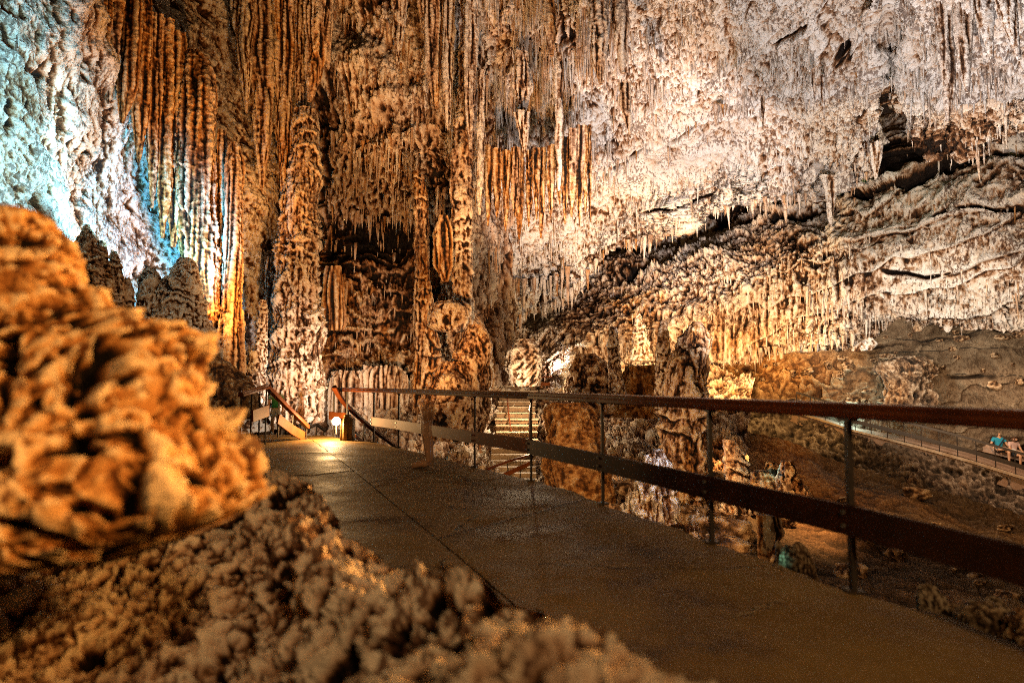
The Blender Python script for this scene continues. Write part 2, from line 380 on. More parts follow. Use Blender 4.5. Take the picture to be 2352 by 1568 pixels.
# big pale sloping ceiling on the right
lowF = [(1040, 770), (1180, 735), (1300, 690), (1350, 640), (1395, 570), (1450, 560), (1520, 545), (1600, 515), (1640, 485), (1700, 465), (1780, 455), (1880, 445), (1930, 425), (1990, 405), (2008, 400), (2022, 330), (2040, 262), (2070, 258), (2086, 330), (2130, 345), (2200, 352), (2250, 345), (2330, 300), (2430, 240)]
tag(patch('cave_ceiling', 1030, 2430, [(1030, -100), (2430, -100)], lowF,
    [(1030, [27, 28, 29.5, 31, 34, 36, 38]), (1250, [25, 26, 28, 31, 34.5, 38, 41]), (1400, [24, 25, 27, 30, 33, 36, 37]), (1650, [21, 22, 24, 26.5, 29, 31.5, 33]), (1900, [18, 19, 20.5, 22.5, 25, 27.5, 29]), (2100, [15.5, 16.5, 18, 19.5, 21, 23, 24.5]), (2430, [12.5, 13.5, 14.5, 15.8, 17, 18.3, 19.5])], M['calcite'],
    [('fbm', 1.1, 6), ('ledge', .50, 2.6), ('ledge', .12, .9), ('crag', .20, 1.3), ('str', .15, .42, None, ((1, -.5, .3), 2.5)), ('drip', .34, .6, lambda X, Y: 1.1*gm(1200, 130, 260, 330)(X, Y)+gm(2200, 150, 110, 170)(X, Y)+.9*gm(1250, 690, 250, 120)(X, Y)), ('drip2', .26, .34, lambda X, Y: .5+.5*gm(1250, 250, 300, 250)(X, Y)),
     ('crag', .10, .34), ('crag', .05, .14), ('pit', .55, 1.3, lambda X, Y: .5+gm(1300, 150, 250, 250)(X, Y))], step=1.7, stain=-.12, fringe=16, fr_s=13,
    steps=[([(1290, 425), (1380, 392), (1500, 322), (1600, 284), (1760, 268)], .45, 26), ([(1105, 405), (1286, 365), (1354, 326), (1565, 205), (1700, 130), (1800, 60)], .4, 40), ([(1640, 160), (1745, 112), (1900, 60)], .35, 20), ([(1640, 225), (1715, 236), (1770, 207), (1856, 180), (1960, 170)], .5, 22), ([(1900, 150), (1960, 120), (1990, 80)], .4, 20), ([(1500, 480), (1640, 420), (1760, 400)], .3, 25), ([(2090, 240), (2200, 215), (2352, 200)], .3, 30)],
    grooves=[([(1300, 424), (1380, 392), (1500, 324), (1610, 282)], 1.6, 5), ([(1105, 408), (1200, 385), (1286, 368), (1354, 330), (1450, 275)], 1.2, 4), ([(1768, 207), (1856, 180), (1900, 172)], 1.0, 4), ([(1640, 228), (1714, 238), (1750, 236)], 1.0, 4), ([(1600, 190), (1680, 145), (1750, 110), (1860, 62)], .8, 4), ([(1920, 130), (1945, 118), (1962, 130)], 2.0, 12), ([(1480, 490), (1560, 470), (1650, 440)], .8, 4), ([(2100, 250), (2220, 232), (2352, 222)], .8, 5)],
    rm=lambda X, Y: .92-.75*gm(1480, 400, 130, 60)(X, Y)-.55*gm(1620, 330, 150, 60)(X, Y)-.5*gm(1500, 270, 120, 35)(X, Y)-.45*gm(1750, 80, 130, 60)(X, Y)-.4*gm(2050, 60, 90, 70)(X, Y)-.4*gm(2150, 270, 70, 50)(X, Y),
    blobs=[(1180, 60, 90, 160, .55), (1260, 200, 120, 130, .35), (1410, 120, 50, 150, .4), (1170, 330, 110, 70, .3), (1560, 540, 180, 40, .4), (2250, 270, 130, 60, .5), (1950, 130, 30, 20, .5), (2160, 150, 60, 130, .25), (1110, 200, 40, 300, .4), (1430, 590, 60, 50, .35)],
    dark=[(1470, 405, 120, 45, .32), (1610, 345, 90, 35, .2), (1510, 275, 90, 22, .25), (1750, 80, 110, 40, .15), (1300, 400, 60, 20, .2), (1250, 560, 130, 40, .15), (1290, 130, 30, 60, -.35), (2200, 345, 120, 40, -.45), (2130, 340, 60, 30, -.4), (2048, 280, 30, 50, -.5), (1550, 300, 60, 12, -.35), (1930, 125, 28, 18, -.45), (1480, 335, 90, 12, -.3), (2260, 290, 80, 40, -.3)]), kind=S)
# lower warm wall under the ceiling
topG = [(1060, 600), (1240, 640), (1330, 590), (1420, 500), (1520, 480), (1620, 440), (1700, 415), (1900, 370), (1980, 260), (2060, 200), (2180, 240), (2430, 160)]
botG = [(1060, 950), (1250, 880), (1400, 870), (1600, 850), (1660, 835), (1760, 828), (1850, 822), (1930, 806), (1985, 790), (2050, 740), (2430, 760)]
tag(patch('cave_wall', 1060, 2430, topG, botG,
    [(1060, [45, 45, 43, 41, 40, 39]), (1250, [47, 47, 43, 40, 38, 37]), (1400, [47, 45, 40, 37.5, 36.5, 36]), (1650, [43, 42, 36, 34.5, 34, 34]), (1800, [40, 38, 33, 32.5, 32.5, 33]), (1950, [37, 35, 31, 30.5, 31, 32]), (2100, [33, 32, 29.5, 29, 29, 30]), (2430, [27, 26.5, 25, 24.5, 25, 26])], M['far'],
    [('fbm', .9, 5), ('ledge', .45, 1.8), ('lump', .25, .9, lambda X, Y: gm(2200, 560, 250, 180)(X, Y)+.3), ('drip', .30, .50, lambda X, Y: gm(1700, 700, 260, 170)(X, Y)+gm(1930, 700, 60, 120)(X, Y)), ('drip2', .30, .36, lambda X, Y: .25+gm(1550, 600, 260, 120)(X, Y)),
     ('tier', .35, .7, gm(1420, 700, 130, 110)), ('crag', .20, 1.1), ('crag', .11, .34), ('crag', .05, .14), ('pit', .6, 1.2)], step=1.8, stain=.38, fringe=12, fr_s=9,
    steps=[([(1920, 450), (2050, 425), (2200, 392), (2420, 330)], .7, 30), ([(1400, 640), (1480, 610), (1560, 590)], .5, 25), ([(1650, 520), (1800, 500), (1930, 470)], .6, 25), ([(1900, 560), (2100, 520), (2300, 480), (2420, 440)], .35, 30), ([(2150, 640), (2250, 600), (2420, 560)], .35, 26)],
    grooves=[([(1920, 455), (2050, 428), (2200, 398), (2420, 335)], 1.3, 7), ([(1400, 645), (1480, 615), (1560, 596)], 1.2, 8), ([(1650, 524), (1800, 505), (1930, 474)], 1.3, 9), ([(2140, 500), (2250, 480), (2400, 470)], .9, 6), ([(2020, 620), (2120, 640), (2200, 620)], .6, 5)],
    rm=lambda X, Y: .85-.4*gm(2150, 640, 120, 60)(X, Y)-.4*gm(1620, 700, 90, 50)(X, Y),
    blobs=[(2200, 560, 260, 140, -.55), (1250, 640, 160, 100, -.4), (1430, 690, 120, 90, .45), (1750, 560, 120, 60, .15), (1890, 520, 60, 60, -.2), (1660, 780, 160, 60, .25), (2330, 460, 60, 50, .1)],
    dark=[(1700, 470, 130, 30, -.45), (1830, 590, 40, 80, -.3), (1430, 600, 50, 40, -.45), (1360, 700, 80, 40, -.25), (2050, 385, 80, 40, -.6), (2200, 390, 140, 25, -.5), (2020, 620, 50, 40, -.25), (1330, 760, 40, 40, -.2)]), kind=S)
# ground in several sheets: grey mound, dirt slope, pit, rubble
tag(patch('terrain', 1620, 2450, [(1620, 850), (1760, 822), (1940, 806), (2000, 786), (2050, 740), (2110, 700), (2200, 690), (2300, 715), (2450, 725)], [(1620, 1010), (1830, 1000), (2450, 1130)],
    [(1620, [35, 34, 32.5, 31]), (1800, [33.5, 33, 32, 31]), (2000, [31, 30.5, 30, 30]), (2200, [30, 29, 29, 29.5]), (2450, [26.5, 26.5, 27.5, 28.5])], M['earth'],
    [('fbm', .9, 4), ('ledge', .22, 1.2), ('block', .38, .8, lambda X, Y: .12+gm(1880, 885, 190, 60)(X, Y)), ('crag', .10, .5), ('fbm', .03, .2)], step=1.9, tg=.75, stain=.02, grooves=[([(1960, 800), (2050, 792), (2150, 778), (2352, 770)], .3, 3), ([(2100, 735), (2200, 722), (2320, 735)], .5, 5), ([(2150, 870), (2250, 862), (2440, 872)], .35, 4)],
    blobs=[(1760, 860, 230, 90, .75), (2150, 860, 60, 40, .3)]), kind=S)
tag(patch('terrain', 1560, 2480, [(1560, 930), (1640, 965), (1830, 1020), (1960, 1070), (2100, 1110), (2352, 1180), (2480, 1215)], [(1560, 1620), (2480, 1760)],
    [(1560, [30, 23, 17, 13, 10, 8]), (1830, [29.5, 25, 18, 12, 8.5, 6]), (2100, [26.5, 22, 16, 11, 7, 4.5]), (2480, [23, 19.5, 13.5, 9, 5.5, 3.2])], M['earth'],
    [('fbm', .5, 4), ('crag', .16, .9, lambda X, Y: .2+gm(1900, 1330, 350, 110)(X, Y)), ('crag', .06, .3), ('fbm', .03, .1)], step=2.0, tg=.6, stain=.3,
    blobs=[(1760, 1040, 110, 60, .6), (1950, 1150, 110, 60, .35), (2100, 1090, 330, 60, -.25), (1850, 1110, 100, 60, .4)],
    dark=[(2100, 1140, 260, 40, -.25), (1800, 1330, 300, 110, -.5), (2150, 1350, 300, 80, -.35)]), kind=S)  # shade of the pit bottom painted into the tone
tag(patch('terrain', 800, 1720, [(800, 940), (1000, 900), (1150, 880), (1300, 870), (1500, 850), (1650, 850), (1720, 870)], [(800, 1100), (1100, 1160), (1720, 1420)],
    [(800, [31, 29, 27, 24]), (1000, [31, 28, 25, 20]), (1250, [37, 32, 27, 18]), (1450, [36, 28, 21, 13]), (1720, [33, 24, 16, 10])], M['far'],
    [('fbm', .8, 3), ('crag', .6, 1.6), ('block', .30, .7), ('tier', .25, .6), ('crag', .12, .35)], step=2.2, stain=.6,
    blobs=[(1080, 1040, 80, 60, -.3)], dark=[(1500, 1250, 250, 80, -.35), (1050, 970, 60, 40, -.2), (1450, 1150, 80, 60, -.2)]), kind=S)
# base sheet far below everything
bm = bmesh.new(); bmesh.ops.create_grid(bm, x_segments=2, y_segments=2, size=120); me = bpy.data.meshes.new('ground'); bm.to_mesh(me); bm.free()
o = link('ground', me, M['earth']); o.location = (0, 40, -9); tag(o, kind=S)
# ------------------------------------------------------------------ lights
def lamp(kind, loc, c, W, r=.3, aim=None, size=60, blend=.5):
    l = bpy.data.lights.new('light', kind); l.energy = W; l.color = c; l.shadow_soft_size = r
    o = bpy.data.objects.new('light', l); COL.objects.link(o); o.location = loc
    if kind == 'SPOT':
        l.spot_size = math.radians(size); l.spot_blend = blend
        o.rotation_euler = (Vector(aim)-Vector(loc)).to_track_quat('-Z', 'Y').to_euler()
    return o
WARM = (1, .60, .27); AMB = (1, .45, .12); NEU = (1, .84, .70); PINK = (1, .86, .82); TEAL = (.30, .78, 1); BLUE = (.25, .55, 1)
# ------------------------------------------------------------------ stone bodies
DR = [('pleat', .13, .22), ('drip', .14, .75), ('fbm', .05, .22), ('fbm', .03, .1)]
DRB = [('pleat', .16, .30), ('drip', .22, .9), ('fbm', .05, .15)]
COLC = [('tier', .34, 1.0), ('drip2', .16, .35), ('pleat', .08, .24), ('crag', .20, .8), ('fbm', .06, .16)]
STC = [('pleat', .07, .20), ('drip', .16, .55), ('crag', .08, .4), ('fbm', .03, .12)]
STG = [('tier', .12, .42), ('crag', .10, .5), ('bil', .05, .16), ('fbm', .03, .1)]
BLD = [('fbm', .35, 1.6), ('crag', .14, .9), ('crag', .05, .3), ('fbm', .02, .1)]
def thing(o, label, cat, group=None): return tag(o, label, cat, group, 'thing')
def rows(pts, Y): return [(x, y, w_, Y) for x, y, w_ in pts]
# hanging curtains of the left wall
DRAP = [
 ([(168, -60, 46), (152, 40, 28), (141, 80, 10), (138, 96, 3)], 20.5, 'short slanted brown drapery at the top left corner of the cave', 0.90, .4),
 ([(222, -60, 37), (222, 60, 34), (214, 120, 25), (208, 150, 15), (206, 206, 3)], 20.8, 'orange carrot shaped drapery ending in one sharp tip over the white wall', 0.95, .6),
 ([(264, -60, 22), (260, 120, 14), (252, 200, 8), (248, 240, 3)], 21.6, 'narrow drapery squeezed between the carrot shaped one and the wide curtain', 0.80, .6),
 ([(296, -60, 26), (294, 60, 23), (290, 200, 21), (284, 250, 12), (280, 285, 4)], 22, 'leftmost fold of the wide orange curtain, ending highest', 0.95, .5),
 ([(325, -60, 26), (326, 60, 24), (325, 260, 21), (320, 330, 10), (318, 375, 3)], 22.4, 'second fold of the wide orange curtain with ragged lower tip', 1.05, .5),
 ([(352, 30, 22), (353, 200, 20), (352, 360, 14), (349, 480, 3)], 22.8, 'middle fold of the wide orange curtain hanging to the teal rock', 0.80, .5),
 ([(379, 45, 24), (379, 250, 22), (378, 430, 16), (372, 550, 4)], 23.1, 'long fold of the wide orange curtain with pale streaks', 0.95, .5),
 ([(404, 72, 20), (404, 300, 20), (402, 500, 16), (398, 570, 6)], 23.4, 'rightmost fold of the wide orange curtain beside the mushroom capped column', 1.05, .5),
]
for pts, Y, lab, st, ry in DRAP:
    thing(loft('flowstone_drapery', rows(pts, Y), M['drape'], DR, ry=ry, stain=st, step=1.9), lab, 'drapery', 'orange draperies of the left wall')
thing(loft('flowstone_column', rows([(440, 112, 12), (448, 125, 24), (452, 160, 28), (454, 215, 42), (452, 300, 43), (452, 500, 46), (458, 600, 40), (478, 690, 26), (488, 740, 14)], 23.6), M['drape'], [('pleat', .13, .26), ('tier', .16, 1.5, 1), ('drip', .12, .7), ('fbm', .05, .2), ('fbm', .03, .12)], ry=.6, stain=.8, step=1.9), 'thick pleated orange column with stacked mushroom caps on its top', 'column')
thing(loft('flowstone_column', rows([(508, 296, 10), (510, 330, 15), (510, 560, 17), (512, 860, 22)], 24.2), M['drape'], DR, ry=.8, stain=.7, step=1.9), 'slim ribbed column between the mushroom capped column and the dark gap', 'column')
thing(loft('flowstone_column', rows([(536, 325, 12), (538, 370, 20), (536, 560, 22), (530, 720, 25), (527, 870, 32)], 23.9), M['drape'], DR, ry=.8, stain=.65, step=1.9), 'tall straight ribbed column standing at the edge of the dark gap', 'column')
# great hanging bundle and column of the middle
MID = [
 ([(560, -60, 34), (562, 80, 24), (566, 200, 11), (567, 262, 3)], 27, 'grey white ragged stalactite left of the great hanging bundle', .1),
 ([(600, -60, 28), (600, 150, 27), (606, 250, 24), (603, 340, 17), (600, 436, 4)], 27.4, 'broad grey stalactite with a swollen tip above the dark gap', .35),
 ([(657, -60, 32), (655, 120, 25), (652, 250, 20), (656, 420, 14), (660, 540, 5)], 27.6, 'longest stalactite of the great hanging bundle, over the tiered column', .6),
 ([(638, -60, 14), (640, 60, 9), (640, 92, 3)], 26.8, 'short bright orange stalactite tip in the great hanging bundle', .95),
 ([(692, -60, 18), (690, 100, 13), (688, 330, 4)], 27.5, 'thin straight stalactite of the great hanging bundle', .5),
 ([(732, -60, 36), (729, 100, 28), (718, 180, 20), (711, 236, 4)], 27.2, 'wide brown fluted stalactite at the right side of the great hanging bundle', .65),
 ([(762, -60, 12), (758, 80, 8), (754, 160, 3)], 27.4, 'slender stalactite beside the pale upper recess', .5),
 ([(918, -60, 20), (916, 60, 14), (914, 120, 9), (911, 170, 2)], 26.6, 'comb like grey stalactite over the pale upper recess', .25),
 ([(990, -60, 30), (992, 60, 26), (996, 160, 18), (1002, 250, 6)], 26.8, 'orange brown fluted stalactite right of the pale upper recess', .7),
 ([(1030, -60, 18), (1030, 120, 15), (1028, 260, 10), (1030, 300, 3)], 26.5, 'dark stalactite between two pale columns at the top centre', .4),
 ([(1085, -60, 20), (1080, 100, 17), (1078, 240, 14), (1081, 345, 3)], 25.6, 'long cream stalactite in front of the centre column', .3),
 ([(1106, 160, 8), (1105, 300, 11), (1103, 420, 9), (1101, 495, 3)], 26, 'pale slim stalactite hanging lowest beside the centre column', .2),
 ([(1200, 120, 14), (1200, 200, 22), (1198, 262, 8)], 26.5, 'grey stubby stalactite above the white fan shaped one', .3),
 ([(1196, 258, 17), (1198, 290, 14), (1203, 330, 8), (1205, 362, 2)], 26, 'white fan shaped stalactite of folded calcite', -.2),
 ([(1285, 120, 9), (1285, 250, 9), (1283, 380, 8), (1284, 440, 3)], 26.4, 'thin white column like stalactite crossing the cluster of the middle ceiling', .1),
 ([(1375, -60, 26), (1374, 80, 23), (1376, 150, 13), (1380, 196, 4)], 23, 'broad fluted tan stalactite at the top, left of a pair', .45),
 ([(1422, -60, 22), (1424, 60, 19), (1428, 120, 12), (1430, 170, 5)], 23.2, 'broad fluted tan stalactite at the top, right of a pair', .5),
 ([(1436, 190, 14), (1438, 240, 14), (1443, 280, 8), (1448, 318, 2)], 23.6, 'brown spear tip stalactite in front of the bright smooth ceiling', .5),
 ([(1262, -60, 16), (1264, 60, 13), (1266, 130, 5)], 24.5, 'orange stalactite hanging at the top centre', .85),
]
for pts, Y, lab, st in MID:
    thing(loft('stalactite', rows(pts, Y), M['drape'], STC, ry=.75, stain=st, step=1.8), lab, 'stalactite', 'large stalactites of the high ceiling')
for pts, Y, lab, st in [
 ([(2160, -60, 24), (2168, 90, 20), (2180, 200, 13), (2176, 280, 3)], 16.4, 'pinkish smooth slanting stalactite with rust streaks at the upper right', .35),
 ([(2206, -60, 24), (2211, 80, 21), (2217, 160, 14), (2222, 214, 4)], 16.0, 'broad cream stalactite beside the rust streaked one at the upper right', .25),
 ([(2252, -60, 24), (2267, 60, 14), (2281, 148, 3)], 15.4, 'white tapering stalactite between the cream one and the right edge', -.1),
 ([(2298, -60, 30), (2320, 50, 17), (2342, 140, 4)], 14.6, 'white tapering stalactite nearest the top right corner', -.1),
 ([(1752, 222, 6), (1752, 250, 6), (1753, 300, 1.5)], 22.6, 'single brown stalactite spike on the white ceiling', .8),
 ([(1867, 158, 5), (1869, 190, 5), (1871, 226, 1.5)], 20.6, 'thin brown spike below the dark hole of the white ceiling', .6),
 ([(1888, 172, 6), (1890, 220, 6), (1893, 270, 1.5)], 20.8, 'long grey spike right below the dark hole of the white ceiling', .3),
 ([(1906, 405, 18), (1908, 450, 12), (1908, 500, 6), (1909, 522, 2)], 27.2, 'white stalactite tongue reaching below the ceiling edge', -.1),
 ([(2012, 330, 16), (2012, 380, 10), (2012, 412, 3)], 24.6, 'white tongue hanging left of the green dark hollow', -.1)]:
    thing(loft('stalactite', rows(pts, Y), M['calcite'], STC, ry=.8, stain=st, step=1.8), lab, 'stalactite', 'stalactites of the white ceiling')
# cluster hanging in front of the bright ceiling
CL = [(1122, 385, 520, 11), (1143, 392, 500, 12), (1163, 396, 532, 12), (1183, 388, 500, 13), (1193, 392, 552, 11), (1216, 395, 522, 10), (1232, 390, 505, 10), (1245, 390, 548, 10), (1266, 385, 502, 12), (1284, 372, 470, 10), (1297, 364, 516, 11), (1315, 346, 500, 12), (1330, 338, 522, 11), (1345, 338, 490, 9), (1354, 335, 512, 6)]
for i, (x, a, b_, hw) in enumerate(CL):
    o = thing(loft('stalactite', rows([(x, a-50, hw*.9), (x, a, hw), (x, a+.55*(b_-a), hw*.75), (x+random.uniform(-3, 3), b_, 1.5)], 26.8+.5*random.random()), M['drape'], STC, ry=.8, stain=.75+.4*random.random(), step=1.8),
      'stalactite of the dense cluster silhouetted against the brightest part of the ceiling', 'stalactite', 'dense cluster of stalactites before the bright ceiling')
# tall columns
thing(loft('flowstone_column', rows([(702, 250, 26), (700, 380, 34), (690, 470, 40), (684, 580, 48), (682, 660, 48), (683, 760, 52), (680, 860, 58), (672, 975, 66)], 27.5), M['far'], COLC, ry=.8, stain=.30, step=1.8), 'massive tiered flowstone column rising behind the stairs of the left platform', 'column')
thing(loft('stalagmite', rows([(604, 688, 7), (603, 720, 11), (600, 790, 13), (596, 860, 15), (592, 930, 19)], 25.5), M['far'], STG, stain=.2, step=1.8), 'slim stacked stalagmite before the left side of the tiered column', 'stalagmite')
thing(loft('stalagmite', rows([(584, 806, 10), (582, 830, 16), (580, 880, 18), (578, 940, 22)], 24.5), M['far'], STG, stain=.2, step=1.8), 'short stacked stalagmite at the foot of the dark gap', 'stalagmite')
thing(loft('stalactite', rows([(622, 590, 10), (622, 640, 15), (622, 690, 14), (620, 716, 6)], 29), M['far'], DR, stain=.2, step=1.8), 'grey blunt drapery inside the dark gap', 'stalactite')
thing(loft('flowstone_column', rows([(1092, -60, 26), (1084, 100, 26), (1070, 250, 23), (1061, 400, 26), (1061, 520, 24), (1063, 650, 23), (1066, 740, 24)], 28), M['drape'], COLC, ry=.8, stain=.55, step=1.8), 'tall narrow brown column between the alcove and the white ceiling', 'column')
thing(loft('flowstone_column', rows([(962, 400, 12), (968, 470, 15), (968, 560, 18), (970, 640, 17), (976, 750, 24), (984, 830, 30), (984, 960, 36)], 28.6), M['drape'], COLC, ry=.8, stain=.75, step=1.8), 'orange tiered column along the right side of the dark alcove', 'column')
thing(loft('stalactite', rows([(1018, 495, 10), (1018, 525, 17), (1018, 560, 21), (1020, 615, 19), (1022, 648, 9)], 27.2), M['drape'], [('pleat', .14, .2), ('drip', .1, .5), ('fbm', .04, .2)], stain=.85, step=1.8), 'fat orange bell shaped stalactite with pleated skirt', 'stalactite')
for x, a, b_, w_, lab in [(765, 610, 760, 26, 'orange pleated curtain on the left side of the alcove'), (880, 840, 985, 60, 'pale organ pipe curtain low in the alcove'), (800, 850, 985, 46, 'tan organ pipe curtain beside the tiered column'), (1035, 690, 760, 45, 'smooth rounded flowstone nose below the bell shaped stalactite')]:
    nose = 'nose' in lab
    thing(loft('flowstone_curtain' if not nose else 'boulder', rows([(x, a, w_*.6), (x, a+.15*(b_-a), w_*.9), (x, b_-.1*(b_-a), w_), (x, b_, w_*.8)], 30.3 if not nose else 27), M['drape'], [('pleat', .22, .26), ('drip', .1, .5), ('fbm', .03, .12)] if not nose else BLD, ry=.35 if not nose else .8, stain=.9 if 'orange' in lab else .35, step=1.8), lab, 'curtain' if not nose else 'boulder')
# left stalagmites
for pts, Y, lab, st in [
 ([(116, 531, 3), (118, 556, 15), (128, 590, 24), (140, 640, 30), (150, 700, 34)], 17.5, 'small dark cone stalagmite leftmost behind the blurred rock', .55),
 ([(201, 514, 4), (199, 540, 15), (195, 580, 31), (196, 620, 37), (202, 690, 46), (215, 770, 62)], 17.2, 'large pointed stalagmite with wrinkled folds behind the blurred rock', .5),
 ([(160, 573, 6), (160, 605, 15), (168, 660, 21), (176, 720, 26)], 16.8, 'stubby stalagmite leaning on the large pointed one', .4),
 ([(233, 551, 9), (236, 600, 12), (245, 660, 17), (256, 740, 24)], 17.5, 'flat topped thin stalagmite right of the large pointed one', .55),
 ([(262, 576, 6), (264, 606, 13), (268, 680, 17), (275, 760, 22)], 17.8, 'thin rounded stalagmite before the blue lit rock', .5),
 ([(293, 637, 5), (294, 658, 11), (295, 720, 15), (300, 790, 18)], 18, 'lowest knob shaped stalagmite left of the wide mound', .45),
 ([(343, 614, 9), (345, 640, 22), (350, 700, 32), (352, 780, 40)], 18.6, 'rounded shoulder stalagmite on the left side of the wide mound', .3),
 ([(424, 590, 10), (428, 604, 22), (424, 640, 34), (402, 668, 56), (398, 720, 70), (404, 780, 82), (430, 850, 74), (480, 930, 70)], 19, 'wide wrinkled mound stalagmite with a square head', .25)]:
    thing(loft('stalagmite', rows(pts, Y), M['far'], STG, stain=st, step=1.8), lab, 'stalagmite', 'stalagmites behind the blurred rock')
thing(loft('boulder', rows([(470, 800, 12), (490, 840, 36), (515, 890, 56), (530, 960, 70)], 18), M['grey'], BLD, stain=.6), 'dark smooth boulder at the foot of the columns, above the left railing', 'boulder')
